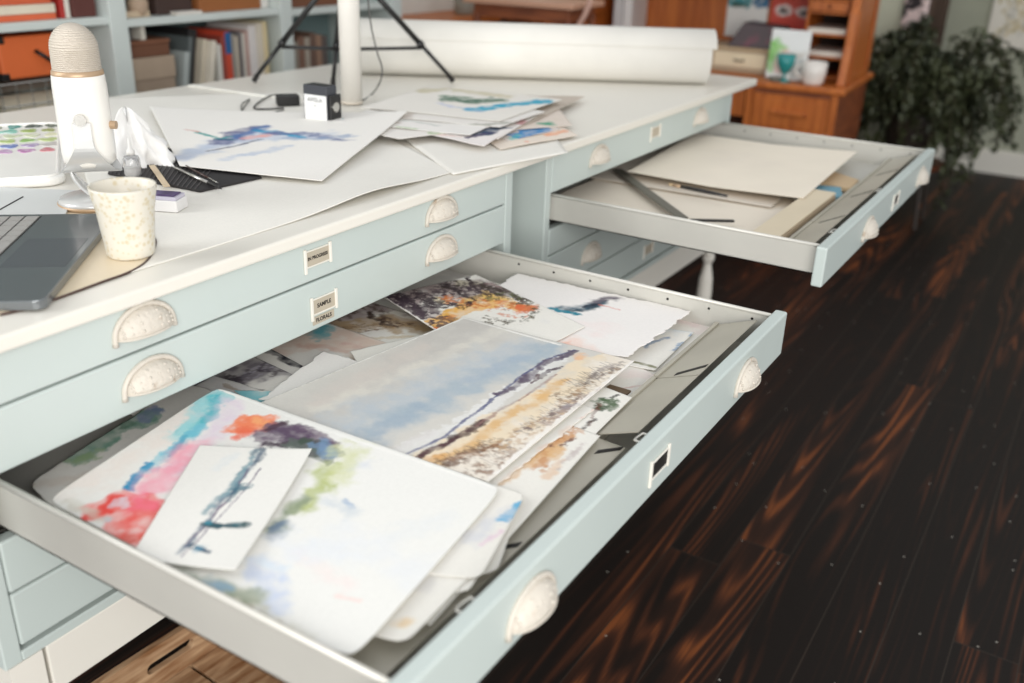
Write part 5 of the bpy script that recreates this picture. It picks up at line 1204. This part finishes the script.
# left bay, upper shelf (z 1.066)
GL = 'books lying in the left bay of the bookcase'
zz = 1.066
for th, h, y, rgb, lab in ((0.016, 0.27, 1.00, (214, 104, 66), 'orange book at the bottom of the lying pile on the upper left shelf'), (0.024, 0.28, 0.99, (222, 212, 192), 'thick cream book second in the lying pile on the upper left shelf'), (0.018, 0.26, 1.0, (206, 96, 60), 'vermilion book third in the lying pile on the upper left shelf'), (0.02, 0.25, 1.01, (196, 186, 110), 'olive yellow book on top of the lying pile')):
    book(y, zz, th, h, 0.2, rgb, lab, 0, GL, flat=True); zz += th + 0.001
carton(XB - 0.03, 1.318, 1.066, 0.2, 0.075, 0.24, (92, 50, 44), 'dark maroon box file at the right end of the upper left shelf', lid=False, name='box_file')
for k, (rgb, lab) in enumerate((((176, 44, 38), 'red book standing beside the maroon box file'), ((222, 216, 206), 'white book standing between two red spines'))):
    book(1.284 + 0.016 * k, 1.066, 0.0145, 0.19, 0.16, rgb, lab)
book(0.93, 1.066, 0.03, 0.2, 0.18, (160, 40, 36), 'dark red book standing at the left edge of the upper left shelf')
# left bay, lower shelf
t = tag(empty('orange_case', (XB - 0.05, 1.09, 0.915)), 'orange carrying case with black corners and a black handle on the left shelf', 'case')
bm = B(); box(bm, -0.16, 0, 0.0, 0.215, 0, 0.112); link('case_body', bm, mat('bright_orange', (224, 110, 56), 0.55), t, bevel=0.006)
for y_, z_ in ((0, 0), (0, 0.112), (0.215, 0), (0.215, 0.112)):
    bm = B(); box(bm, -0.162, 0.002, y_ - 0.018 if y_ else -0.003, y_ + 0.003 if y_ else 0.02, z_ - 0.018 if z_ else -0.003, z_ + 0.003 if z_ else 0.018); link('corner_guard', bm, M_dark, t, bevel=0.003)
bm = B(); tube(bm, spline([(0.003, 0.105, 0.070), (0.02, 0.112, 0.060), (0.022, 0.135, 0.044), (0.003, 0.160, 0.040)], 6), 0.006, 8); link('handle', bm, M_dark, t, smooth=True)
t = tag(empty('wire_basket', (XB - 0.04, 1.07, 0.7105)), 'wire basket of rolled papers under the orange case', 'basket')
for z_ in (0.002, 0.07, 0.135, 0.195):
    bm = B(); tube(bm, [(-0.2, 0, z_), (0, 0, z_), (0, 0.27, z_), (-0.2, 0.27, z_), (-0.2, 0, z_)], 0.0022, 6); link('ring_wire', bm, M_chrome, t)
for y_ in np.linspace(0, 0.27, 7):
    bm = B(); tube(bm, [(-0.2, y_, 0.198), (-0.2, y_, 0.002), (0, y_, 0.002), (0, y_, 0.198)], 0.0016, 6); link('upright_wire', bm, M_chrome, t)
for k, (y_, z_, r_, rgb, lab) in enumerate(((0.03, 0.765, 0.034, (196, 186, 164), 'rolled tan paper lowest in the wire basket'), (0.03, 0.835, 0.030, (206, 198, 176), 'rolled cream paper in the middle of the wire basket'), (0.05, 0.887, 0.018, (120, 112, 100), 'rolled grey paper at the top of the wire basket'))):
    bm = B(); tube(bm, [(XB - 0.09 - 0.02 * k, 1.075 + 0.01, z_), (XB - 0.09 - 0.02 * k, 1.335, z_)], r_, 20); bmesh.ops.inset_individual(bm, faces=[f for f in bm.faces if len(f.verts) > 4], thickness=0.004)
    tag(link('rolled_paper', bm, mat('roll_%d' % k, rgb, 0.7), smooth=True), lab, 'paper roll')
book(1.035, 0.71, 0.018, 0.26, 0.2, (186, 190, 190), 'tall grey folder standing at the left of the wire basket', 0, None, name='folder', cat='folder')
# right bay
carton(XB - 0.05, 2.20, 1.046, 0.22, 0.3, 0.13, (112, 70, 48), 'brown box on the upper shelf of the right bay', lid=False)
yy = 2.19
for k, (th, h, rgb, lab) in enumerate(((0.03, 0.20, (150, 142, 130), 'grey brown book at the left end of the right bay'), (0.03, 0.215, (128, 96, 80), 'brown book second in the right bay'), (0.026, 0.21, (170, 160, 146), 'stone coloured book third in the right bay'), (0.03, 0.225, (110, 86, 74), 'dark brown book fourth in the right bay'), (0.03, 0.215, (150, 120, 100), 'tan brown book fifth in the right bay'), (0.03, 0.21, (92, 84, 80), 'charcoal brown book sixth in the right bay'))):
    book(yy, 0.70, th, h + 0.03, 0.19, rgb, lab, 0, 'books in the right bay of the bookcase'); yy += th + 0.002

# ================================================================== ROLL TOP DESK
DK = tag(empty('roll_top_desk', (-0.03, 3.70, 0), math.radians(3)), 'orange oak roll top desk with pigeonholes standing beyond the worktop', 'desk')
DW, DD = 1.46, 0.66
def part(name, boxes, m=M_oak, bev=0.002, parent=DK):
    bm = B()
    for bx_ in boxes: box(bm, *bx_)
    return link(name, bm, m, parent, bevel=bev, seg=1)
part('writing_top', [(-DW - 0.01, 0.012, -0.012, DD, 0.735, 0.762)], bev=0.006)
for xa, xb in ((-0.40, -0.012), (-DW + 0.012, -DW + 0.40)):
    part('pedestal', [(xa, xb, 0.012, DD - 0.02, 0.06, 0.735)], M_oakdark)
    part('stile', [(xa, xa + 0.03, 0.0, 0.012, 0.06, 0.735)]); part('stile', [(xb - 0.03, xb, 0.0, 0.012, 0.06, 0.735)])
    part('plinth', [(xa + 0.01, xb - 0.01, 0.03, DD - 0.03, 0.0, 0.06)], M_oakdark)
    for za, zc in ((0.565, 0.715), (0.40, 0.555), (0.235, 0.39), (0.07, 0.225)):
        d_ = part('drawer', [(xa + 0.034, xb - 0.034, -0.004, 0.010, za, zc), (xa + 0.05, xb - 0.05, -0.009, -0.004, za + 0.018, zc - 0.018)])
        bm = B(); xm = (xa + xb) / 2; box(bm, xm - 0.075, xm + 0.075, -0.032, -0.009, (za + zc) / 2 - 0.004, (za + zc) / 2 + 0.012); link('pull', bm, M_oak, d_, bevel=0.004)
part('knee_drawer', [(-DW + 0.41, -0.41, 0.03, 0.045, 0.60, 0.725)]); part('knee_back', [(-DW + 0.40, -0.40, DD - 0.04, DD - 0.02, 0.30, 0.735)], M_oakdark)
# curved side panels of the roll top
def side_poly():
    pts = [(0.075, 0.762), (0.082, 0.80), (0.10, 0.86), (0.115, 0.92), (0.118, 0.98), (0.125, 1.05), (0.155, 1.12), (0.22, 1.19), (0.30, 1.225), (0.56, 1.235), (0.56, 0.762)]
    return pts
for xa in (-0.045, -DW + 0.010):
    bm = B(); P = side_poly(); a = [bm.verts.new((xa, p[0], p[1])) for p in P]; c_ = [bm.verts.new((xa + 0.034, p[0], p[1])) for p in P]
    bm.faces.new(a); bm.faces.new(c_[::-1])
    for i in range(len(P)): bm.faces.new((a[i], c_[i], c_[(i + 1) % len(P)], a[(i + 1) % len(P)]))
    bmesh.ops.recalc_face_normals(bm, faces=bm.faces); link('side_panel', bm, M_oak, DK, bevel=0.004)
part('side_frame', [(-0.010, -0.002, 0.50, 0.56, 0.762, 1.235), (-0.010, -0.002, 0.13, 0.19, 0.762, 1.06), (-0.010, -0.002, 0.19, 0.50, 0.762, 0.80)])
part('hutch_back', [(-DW + 0.03, -0.03, 0.54, 0.56, 0.762, 1.235)]); part('hutch_top', [(-DW, -0.002, 0.28, 0.58, 1.235, 1.26)])
bm = B()
for k in range(7):
    a0 = k / 7; y_ = 0.165 + 0.12 * a0; z_ = 1.15 + 0.012 * k; tube(bm, [(-DW + 0.045, y_, z_), (-0.046, y_, z_)], 0.010, 8)
link('tambour', bm, M_oak, DK, smooth=True)
# pigeonholes right and left
for xa, xb in ((-0.235, -0.05), (-DW + 0.05, -DW + 0.19)):
    for k, z in enumerate((0.78, 0.862, 0.955, 1.045, 1.10)):
        part('pigeonhole_shelf', [(xa, xb, 0.20, 0.52, z - 0.010, z)])
    for xx in (xa, xb - 0.010): part('pigeonhole_side', [(xx, xx + 0.010, 0.20, 0.52, 0.762, 1.10)])
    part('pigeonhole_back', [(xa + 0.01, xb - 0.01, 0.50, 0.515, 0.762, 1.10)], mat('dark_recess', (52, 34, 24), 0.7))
    d_ = part('small_drawer', [(xa + 0.012, xb - 0.012, 0.19, 0.40, 1.048, 1.088)])
    bm = B(); bmesh.ops.create_uvsphere(bm, u_segments=12, v_segments=8, radius=0.008); bmesh.ops.translate(bm, verts=bm.verts, vec=((xa + xb) / 2, 0.183, 1.068)); link('knob', bm, M_oakdark, d_, smooth=True)
DM = Matrix.Translation(Vector(DK.location)) @ Matrix.Rotation(math.radians(3), 4, 'Z')
def dk(x, y, z): return DM @ Vector((x, y, z))
DI = DM.inverted()
def lx(px, py, yl):
    p = at_y(px, py, 3.70 + yl); return (DI @ p).x
RZ = math.radians(3)
def on_desk(name, label, cat, x, y, z, group=None, rz=0.0):
    return tag(empty(name, dk(x, y, z), RZ + rz), label, cat, group)
# papers in the pigeonholes
for z, lab in ((0.863, 'white papers in the middle right pigeonhole of the desk'), (0.956, 'white papers in the upper right pigeonhole of the desk')):
    bm = B(); box(bm, -0.222, -0.065, 0.205, 0.45, 0.0, 0.020); o = link('paper_bundle', bm, mat('paper_bundle_white', (222, 214, 202), 0.8), bevel=0.001, seg=1); o.location = dk(0, 0, z + 0.0005); o.rotation_euler[2] = RZ; tag(o, lab, 'papers')
# binders at the left pigeonholes
for k, (dx, rgb, lab) in enumerate(((0.0, (206, 206, 206), 'light grey binder standing left of the white binder on the desk'), (0.05, (228, 228, 226), 'white binder standing on the desk behind the paper roll'))):
    t = on_desk('binder', lab, 'binder', lx(618, 20, 0.34) + dx, 0.34, 0.7625)
    bm = B(); box(bm, 0, 0.045, 0, 0.2, 0, 0.30); link('binder_cover', bm, mat('binder_%d' % k, rgb, 0.5), t, bevel=0.003, seg=1)
    bm = B(); lathe(bm, [(0.009, 0), (0.009, 0.002)], (0, 0, 0), 16); bmesh.ops.rotate(bm, verts=bm.verts, cent=(0, 0, 0), matrix=Matrix.Rotation(math.pi / 2, 3, 'X')); bmesh.ops.translate(bm, verts=bm.verts, vec=(0.0225, -0.0002, 0.05)); link('finger_ring', bm, M_chrome, t)
# cream chest of little drawers
t = on_desk('drawer_chest', 'cream chest of little drawers with a tan top on the oak desk', 'drawer chest', lx(769, 60, 0.2) - 0.5, 0.20, 0.7625)
bm = B(); box(bm, 0, 0.50, 0, 0.22, 0, 0.095); link('chest_body', bm, mat('chest_wood', (176, 158, 132), 0.6), t, bevel=0.002, seg=1)
bm = B(); box(bm, -0.008, 0.508, -0.012, 0.228, 0.095, 0.107); link('chest_top', bm, mat('chest_top', (186, 164, 132), 0.55), t, bevel=0.002, seg=1)
for k in range(2):
    bm = B(); box(bm, 0.008 + k * 0.247, 0.245 + k * 0.247, -0.008, 0.002, 0.022, 0.086); d_ = link('little_drawer', bm, mat('chest_cream', (220, 206, 176), 0.5), t, bevel=0.002, seg=1)
    bm = B(); xm = 0.126 + k * 0.247; tube(bm, [(xm - 0.022, -0.008, 0.056), (xm - 0.018, -0.016, 0.052), (xm + 0.018, -0.016, 0.052), (xm + 0.022, -0.008, 0.056)], 0.004, 8); link('pull', bm, mat('bronze', (120, 108, 90), 0.4, 0.6), d_, smooth=True)
# dark maroon sloping case on the chest
t = on_desk('dark_case', 'dark maroon sloping case on top of the cream chest', 'case', lx(729, 45, 0.21), 0.21, 0.8702)
bm = B(); P = [(0, 0.0), (0.16, 0.0), (0.16, 0.10), (0.09, 0.10)]
a = [bm.verts.new((x, y, z)) for (x, y, z) in ((0, 0, 0), (0.24, 0, 0), (0.24, 0.02, 0.095), (0.06, 0.02, 0.105))]; c_ = [bm.verts.new((v.co.x, v.co.y + 0.12, v.co.z)) for v in a]
bm.faces.new(a); bm.faces.new(c_[::-1])
for i in range(4): bm.faces.new((a[i], c_[i], c_[(i + 1) % 4], a[(i + 1) % 4]))
bmesh.ops.recalc_face_normals(bm, faces=bm.faces); link('case_body', bm, mat('maroon_black', (58, 38, 42), 0.4, rgb2=(110, 40, 60), scale=18, thr=(0.55, 0.75)), t, bevel=0.003, seg=1)
# pictures on the back of the desk
def picture(name, label, x0, x1, z0, z1, y, paint, cat, lean=0.0, base=(224, 224, 220)):
    A = dk(x0, y, 0); Bc = dk(x1, y, 0); wd = (Bc - A).length; h = z1 - z0
    o = sheet(name, label, cat, [(0, 0), (wd, 0), (wd, h), (0, h)], 0, paint, step=0.006, base=base, seed=abs(hash(label)) % 50 if False else len(label), material=M_photo, thick=0.002)
    o.location = dk((x0 + x1) / 2, y, (z0 + z1) / 2); o.rotation_euler = (math.pi / 2 - lean, 0, RZ); return o
def raw(f):
    def g(a): a.pt = lambda q: q; f(a)
    return g
picture('photo_page', 'white page with two small seascape photographs pinned on the desk back', lx(728, 20, 0.53), lx(768, 20, 0.53), 0.88, 1.12, 0.535, raw(lambda a: [a.stroke([(0.03, 0.16), (0.09, 0.16)], 0.028, (70, 150, 160), 0.1, 1, 0.002), a.stroke([(0.15, 0.17), (0.21, 0.17)], 0.028, (50, 110, 150), 0.1, 1, 0.002), a.stroke([(0.03, 0.145), (0.09, 0.145)], 0.01, (60, 90, 80), 0.4, 1, 0.002), a.stroke([(0.02, 0.235), (0.1, 0.235)], 0.02, (190, 170, 150), 0.3, 1, 0.002)]), 'photographs')
picture('red_poster', 'red poster with two small dark and white pictures beside the pigeonholes', lx(771, 20, 0.53), lx(812, 20, 0.53), 0.90, 1.15, 0.532, raw(lambda a: [a.stroke([(0.035, 0.115), (0.075, 0.115)], 0.02, (230, 226, 220), 0.1, 1, 0.002), a.stroke([(0.05, 0.115), (0.07, 0.112)], 0.012, (60, 50, 50), 0.3, 1, 0.004), a.stroke([(0.13, 0.11), (0.17, 0.11)], 0.02, (230, 226, 220), 0.1, 1, 0.002), a.stroke([(0.145, 0.11), (0.165, 0.108)], 0.012, (60, 50, 50), 0.3, 1, 0.004), a.stroke([(0.02, 0.05), (0.18, 0.06)], 0.02, (196, 60, 50), 0.6, 0.6)]), 'poster', base=(206, 84, 70))
o = picture('greeting_card', 'white card with grass green patches leaning on the desk front', lx(769, 60, 0.12), lx(808, 60, 0.12), 0.7635, 0.968, 0.125, raw(lambda a: [a.stroke([(0.01, 0.05), (0.02, 0.14)], 0.024, (124, 190, 90), 0.6, 0.95, 0.01), a.stroke([(0.03, 0.11), (0.06, 0.13)], 0.016, (150, 200, 120), 0.6, 0.8, 0.01), a.stroke([(0.05, 0.05), (0.07, 0.10)], 0.022, (222, 186, 176), 0.6, 0.9, 0.01), a.stroke([(0.1, 0.1), (0.15, 0.11)], 0.014, (196, 190, 180), 0.6, 0.8, 0.01)]), 'card', lean=0.13, base=(228, 230, 228))
# teal goblet and white mug on the desk
t = on_desk('teal_goblet', 'teal glass goblet between the leaning card and the white mug', 'glass', lx(786, 70, 0.06), 0.055, 0.7625)
bm = B(); lathe(bm, [(0.0, 0), (0.028, 0.0), (0.028, 0.004), (0.006, 0.01), (0.005, 0.03), (0.018, 0.04), (0.034, 0.07), (0.040, 0.112), (0.038, 0.112), (0.031, 0.07), (0.015, 0.044), (0, 0.040)], n=32, cap=False); bmesh.ops.remove_doubles(bm, verts=bm.verts, dist=1e-5); link('goblet_bowl', bm, M_teal, t, smooth=True)
t = on_desk('white_mug', 'white round mug standing near the front right corner of the oak desk', 'mug', lx(814, 75, 0.06), 0.058, 0.7625)
bm = B(); lathe(bm, [(0.0, 0), (0.036, 0.0), (0.044, 0.012), (0.050, 0.05), (0.052, 0.092), (0.049, 0.092), (0.046, 0.05), (0.038, 0.012), (0, 0.010)], n=36, cap=False); bmesh.ops.remove_doubles(bm, verts=bm.verts, dist=1e-5); link('cup', bm, mat('white_glaze', (232, 226, 218), 0.3), t, smooth=True)
bm = B(); tube(bm, spline([(-0.046, 0, 0.075), (-0.072, 0, 0.068), (-0.075, 0, 0.040), (-0.045, 0, 0.022)], 6), 0.006, 10); link('handle', bm, mat('white_glaze', (232, 226, 218)), t, smooth=True)
t = on_desk('grey_dish', 'small grey dish on the desk in front of the leaning card', 'dish', lx(777, 75, 0.04), 0.035, 0.7625)
bm = B(); lathe(bm, [(0.0, 0), (0.02, 0), (0.032, 0.018), (0.030, 0.018), (0, 0.004)], n=24, cap=False); link('dish_bowl', bm, mat('grey_glaze', (120, 118, 108), 0.4), t, smooth=True)
bm = B(); lathe(bm, [(0.0, 0.006), (0.024, 0.008), (0, 0.016)], n=20, cap=False); link('dish_filling', bm, mat('brown_beads', (116, 88, 66), 0.6), t, smooth=True)

# ================================================================== SIDEBOARD, BRUSH JAR, SMALL TABLE
zs_ = at_x(400, 15, -2.03).z
t = tag(empty('sideboard', (0, 0, 0)), 'long low oak sideboard along the white left wall behind the roll', 'sideboard')
bm = B(); box(bm, -2.035, -1.72, 2.86, 4.60, zs_ - 0.03, zs_); link('sideboard_top', bm, M_oak, t, bevel=0.003)
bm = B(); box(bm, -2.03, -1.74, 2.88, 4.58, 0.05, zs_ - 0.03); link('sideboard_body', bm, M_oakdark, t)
for k in range(3):
    bm = B(); box(bm, -1.74, -1.725, 2.90 + 0.56 * k, 3.43 + 0.56 * k, 0.08, zs_ - 0.05); d_ = link('sideboard_door', bm, M_oak, t, bevel=0.003)
    bm = B(); bmesh.ops.create_uvsphere(bm, u_segments=12, v_segments=8, radius=0.012); bmesh.ops.translate(bm, verts=bm.verts, vec=(-1.715, 3.40 + 0.56 * k, 0.5)); link('knob', bm, M_brass, d_, smooth=True)
c = at(464, 24, zs_); jx, jy = -1.86, at_x(464, 20, -1.86).y
t = tag(empty('brush_jar', (jx, jy, zs_ + 0.0005)), 'glass jar crowded with brushes on the sideboard', 'jar')
bm = B(); lathe(bm, [(0.045, 0), (0.05, 0.006), (0.05, 0.09), (0.044, 0.1), (0.046, 0.11), (0.044, 0.11), (0.042, 0.1), (0.047, 0.09), (0.047, 0.008)], n=28, cap=False); link('jar_glass', bm, mat('smoky_glass', (150, 150, 140), 0.15), t, smooth=True)
rb = random.Random(5)
for k in range(9):
    a = k * 2 * math.pi / 9 + 0.3; r = 0.016 + 0.012 * (k % 2); tx = 0.09 * math.cos(a); ty = 0.09 * math.sin(a); h = rb.uniform(0.16, 0.24)
    p0 = Vector((r * math.cos(a), r * math.sin(a), 0.01)); p1 = Vector((tx, ty, h))
    b_ = tag(empty('jar_brush', (jx, jy, zs_ + 0.0005)), 'one of the brushes bunched in the glass jar on the sideboard', 'paint brush', 'brushes in the glass jar')
    bm = B(); tube(bm, [p0, p0.lerp(p1, 0.8)], 0.0035, 6); link('handle', bm, [M_dark, M_oakdark, mat('amber_wood', (190, 120, 50), 0.4)][k % 3], b_, smooth=True)
    bm = B(); tube(bm, [p0.lerp(p1, 0.8), p0.lerp(p1, 0.92), p1], [0.004, 0.007, 0.001], 6); link('bristles', bm, [M_dark, mat('white_bristle', (220, 214, 204), 0.7), mat('amber_wood', (190, 120, 50))][(k * 2) % 3], b_, smooth=True)
# small red brown table beyond the roll
t = tag(empty('side_table', (at_y(537, 8, 3.22).x, 3.22, 0), math.radians(4)), 'tall small red brown wooden table beyond the paper roll left of the oak desk', 'table')
zt2 = at_y(537, 1, 3.12).z
bm = B(); box(bm, -0.27, 0.24, -0.16, 0.16, zt2 - 0.022, zt2); link('table_top', bm, mat('pinkish_wood', (196, 150, 124), 0.45), t, bevel=0.004)
bm = B(); box(bm, -0.23, 0.21, -0.13, 0.13, zt2 - 0.075, zt2 - 0.022); link('apron', bm, M_oakdark, t, bevel=0.002)
for x_ in (-0.22, 0.20):
    for y_ in (-0.12, 0.12):
        bm = B(); tube(bm, [(x_, y_, 0), (x_, y_, zt2 - 0.06)], [0.013, 0.018], 10); link('leg', bm, M_oakdark, t)
rp_ = [at_y(592, -14, 3.1), at_y(590, 0, 3.1), at_y(585, 14, 3.1), at_y(578, 27, 3.1), at_y(576, 40, 3.1)]
bm = B()
pv = [(p - Vector((0.012, 0, 0)), p + Vector((0.012, 0, 0))) for p in spline(rp_, 5)]
vv = [[bm.verts.new(a_), bm.verts.new(b_), bm.verts.new(b_ + Vector((0, 0.003, 0))), bm.verts.new(a_ + Vector((0, 0.003, 0)))] for a_, b_ in pv]
for a_, b_ in zip(vv, vv[1:]):
    for k in range(4): bm.faces.new((a_[k], a_[(k + 1) % 4], b_[(k + 1) % 4], b_[k]))
bm.faces.new(vv[0]); bm.faces.new(vv[-1]); bmesh.ops.recalc_face_normals(bm, faces=bm.faces)
tag(link('pink_strap', bm, mat('dusty_pink_strap', (206, 166, 150), 0.6), smooth=True), 'dusty pink strap hanging behind the paper roll before the oak desk', 'strap')

# ================================================================== RIGHT BACK CORNER
o = sheet('wall_canvas', 'pale canvas with ochre swirls hanging on the green back wall', 'painting', [(0, 0), (0.62, 0), (0.62, 0.78), (0, 0.78)], 0,
    raw(lambda a: [a.stroke([(0.03 + 0.035 * k, 0.04 + 0.012 * k), (0.10 + 0.03 * k, 0.16), (0.05 + 0.045 * k, 0.30), (0.16 + 0.035 * k, 0.46), (0.10, 0.7)], 0.009, [(176, 158, 104), (160, 158, 150), (196, 176, 126)][k % 3], 0.7, 0.95, 0.05) for k in range(9)]),
    step=0.006, base=(226, 220, 208), seed=90, thick=0.03)
o.location = (0.184 + 0.31, 6.195, at_y(990, 47, 6.18).z + 0.39); o.rotation_euler = (math.pi / 2, 0, 0)
# curtain
bm = B(); n = 60; xa, xb = at_y(918, 10, 6.08).x, at_y(948, 10, 6.08).x; row0 = []; row1 = []
for k in range(n + 1):
    x = xa + (xb - xa) * k / n; y = 6.10 + 0.025 * math.sin(k * 0.9) + 0.01 * math.sin(k * 2.3)
    row0.append(bm.verts.new((x, y, 0.5))); row1.append(bm.verts.new((x, y, 2.4)))
for k in range(n): bm.faces.new((row0[k], row0[k + 1], row1[k + 1], row1[k]))
o = link('curtain', bm, mat('taupe_cloth', (150, 128, 114), 0.9), smooth=True); md = o.modifiers.new('t', 'SOLIDIFY'); md.thickness = 0.003
tag(o, 'narrow taupe curtain hanging at the green wall behind the plant', 'curtain')
# patterned cloth bag hanging on the end of the desk wall
c = at_y(911, 16, 5.0)
t = tag(empty('hanging_bag', (c.x + 0.02, 4.99, c.z)), 'black and white cloth bag hanging at the end of the wall above the plant', 'bag')
bm = B(); box(bm, -0.06, 0.06, -0.03, 0.025, -0.12, 0.14)
link('bag_body', bm, mat('blotched_cloth', (44, 38, 40), 0.85, rgb2=(222, 200, 196), scale=14, thr=(0.44, 0.52)), t, bevel=0.02, seg=3)
bm = B(); tube(bm, spline([(-0.04, 0, 0.13), (-0.03, 0, 0.3), (0.0, 0, 0.42), (0.03, 0, 0.3), (0.04, 0, 0.13)], 5), 0.006, 8); link('bag_strap', bm, M_dark, t, smooth=True)

# plant
def plant():
    c = at_y(925, 78, 4.68)
    t = tag(empty('potted_plant', (c.x, 4.68, 0.0)), 'large dark green trailing potted plant in the back right corner', 'plant')
    zc = c.z
    bm = B(); lathe(bm, [(0.0, 0.32), (0.10, 0.32), (0.13, 0.42), (0.15, 0.53), (0.158, 0.53), (0.158, 0.56), (0.14, 0.56), (0.13, 0.53), (0, 0.53)], n=32, cap=False); link('pot', bm, mat('dark_glazed_pot', (52, 44, 38), 0.5), t, smooth=False)
    s_ = B(); lathe(s_, [(0.17, 0.295), (0.175, 0.30), (0.175, 0.318), (0.17, 0.32)], n=32); st = link('stand_top', s_, M_oakdark, t)
    for k in range(4):
        a = math.pi / 4 + k * math.pi / 2; s_ = B(); tube(s_, [(0.15 * math.cos(a), 0.15 * math.sin(a), 0), (0.12 * math.cos(a), 0.12 * math.sin(a), 0.297)], 0.012, 8); link('stand_leg', s_, mat('dark_glazed_pot', (52, 44, 38)), t)
    rd = random.Random(11); st_ = B(); lf = B(); lcount = 0
    for k in range(210):
        a = rd.uniform(0, 2 * math.pi); spread = rd.uniform(0.10, 0.42); up = rd.uniform(0.0, 0.30) * (1.2 - spread) + 0.10 * math.sin(3 * a + 1)
        drop = rd.uniform(0.10, 0.42) * (0.5 + spread)
        x1, y1 = spread * 1.06 * math.cos(a), spread * math.sin(a) * 0.72
        pts = [Vector((0.05 * math.cos(a), 0.05 * math.sin(a), 0.52)), Vector((x1 * 0.5, y1 * 0.5, 0.60 + up)), Vector((x1 * 0.85, y1 * 0.85, 0.60 + up * 0.9)), Vector((x1, y1, 0.58 + up - drop * 0.5)), Vector((x1 * 1.03, y1 * 1.03, max(0.30, 0.58 + up - drop)))]
        sp = spline(pts, 5); tube(st_, sp, 0.0022, 4, cap=False)
        for j, p in enumerate(sp[4:]):
            for q in range(2):
                d = Vector((rd.uniform(-1, 1), rd.uniform(-1, 1), rd.uniform(-0.9, 0.25))).normalized(); L0 = rd.uniform(0.032, 0.060); w_ = L0 * 0.32
                sd_ = d.cross(Vector((rd.uniform(-.3, .3), rd.uniform(-.3, .3), 1))).normalized(); up_ = sd_.cross(d) * 0.15 * L0
                v = [p, p + d * L0 * 0.4 + sd_ * w_ + up_, p + d * L0 - up_, p + d * L0 * 0.4 - sd_ * w_ + up_, p + d * L0 * 0.5]
                vb = [lf.verts.new(x) for x in v]; lf.faces.new((vb[0], vb[1], vb[4])); lf.faces.new((vb[1], vb[2], vb[4])); lf.faces.new((vb[2], vb[3], vb[4])); lf.faces.new((vb[3], vb[0], vb[4]))
    # trailing vine down the right
    for (dx, dy) in ((0.17, -0.02), (0.20, 0.03)):
        pts = [Vector((dx * 0.7, dy, 0.55)), Vector((dx, dy, 0.4)), Vector((dx * 1.05, dy, 0.25)), Vector((dx * 0.95, dy, 0.12))]
        sp = spline(pts, 6); tube(st_, sp, 0.002, 4, cap=False)
        for p in sp[5:]:
            for q in range(3):
                d = Vector((rd.uniform(-1, 1), rd.uniform(-1, 1), rd.uniform(-0.9, 0.25))).normalized(); L0 = rd.uniform(0.03, 0.05); sd_ = d.cross(Vector((0, 0.2, 1))).normalized() * L0 * 0.32
                vb = [lf.verts.new(x) for x in (p, p + d * L0 * 0.4 + sd_, p + d * L0, p + d * L0 * 0.4 - sd_)]; lf.faces.new(vb)
    link('stems', st_, M_stem, t, smooth=True)
    tag(link('foliage', lf, M_leaf, t), kind='stuff')
plant()

# ================================================================== CRATE UNDER THE OPEN DRAWER
c = at(173, 630, 0.105); d = at(104, 674, 0.105); e = (d - c); an = math.atan2(e.y, e.x)
t = tag(empty('wooden_crate', (c.x, c.y, 0.0006), an), 'weathered wooden crate with a handle slot standing on the floor under the open drawer', 'crate')
M_crate = mat('weathered_crate', (140, 98, 62), 0.75, rgb2=(204, 172, 136), scale=3.5, stretch=(3, 18, 18), bump=0.3, bscale=30)
CL = 0.44; x0_ = -0.13
def plank(bm_, x0, x1, y0, y1, z0, z1): box(bm_, x0, x1, y0, y1, z0, z1)
# handled end board with an oval slot: ring of faces
bm = B(); H0, H1 = 0.0, 0.105; cxh, czh = 0.075, 0.062; hw, hh = 0.052, 0.011
cxh = 0.02
inner = [(cxh + (hw - hh) * (1 if math.cos(a) > 0 else -1) + hh * math.cos(a), czh + hh * math.sin(a)) for a in [math.radians(7.5 + 15 * k) for k in range(24)]]
outer = []
for k in range(24):
    a = math.radians(7.5 + 15 * k); dx, dz = math.cos(a), math.sin(a)
    tx = ((CL + x0_ - cxh) if dx > 0 else (cxh - x0_)) / max(abs(dx), 1e-6); tz = ((H1 - czh) if dz > 0 else (czh - H0)) / max(abs(dz), 1e-6)
    s_ = min(tx, tz); outer.append((cxh + dx * s_, czh + dz * s_))
for (ya_, yb_) in ((0.0, 0.014),):
    vi = [[bm.verts.new((p[0], y_, p[1])) for p in inner] for y_ in (ya_, yb_)]; vo = [[bm.verts.new((p[0], y_, p[1])) for p in outer] for y_ in (ya_, yb_)]
    for i in range(24):
        j = (i + 1) % 24
        bm.faces.new((vi[0][i], vi[0][j], vo[0][j], vo[0][i])); bm.faces.new((vi[1][i], vo[1][i], vo[1][j], vi[1][j]))
        bm.faces.new((vi[0][i], vi[1][i], vi[1][j], vi[0][j])); bm.faces.new((vo[0][i], vo[0][j], vo[1][j], vo[1][i]))
bmesh.ops.recalc_face_normals(bm, faces=bm.faces); link('handle_board', bm, M_crate, t, bevel=0.001, seg=1)
for y_ in (0.33,):
    bm = B(); box(bm, x0_, CL + x0_, y_, y_ + 0.014, 0, 0.105); link('end_board', bm, M_crate, t, bevel=0.001, seg=1)
for x_ in (x0_, CL + x0_ - 0.012):
    for z_ in (0.004, 0.056):
        bm = B(); box(bm, x_, x_ + 0.012, 0.0145, 0.3295, z_, z_ + 0.046); link('side_slat', bm, M_crate, t, bevel=0.001, seg=1)
for k in range(4):
    bm = B(); w__ = (CL - 0.03) / 4; box(bm, x0_ + 0.014 + k * w__, x0_ + 0.014 + (k + 1) * w__ - 0.007, 0.0145, 0.3295, 0.004, 0.014); link('floor_slat', bm, M_crate, t, bevel=0.001, seg=1)
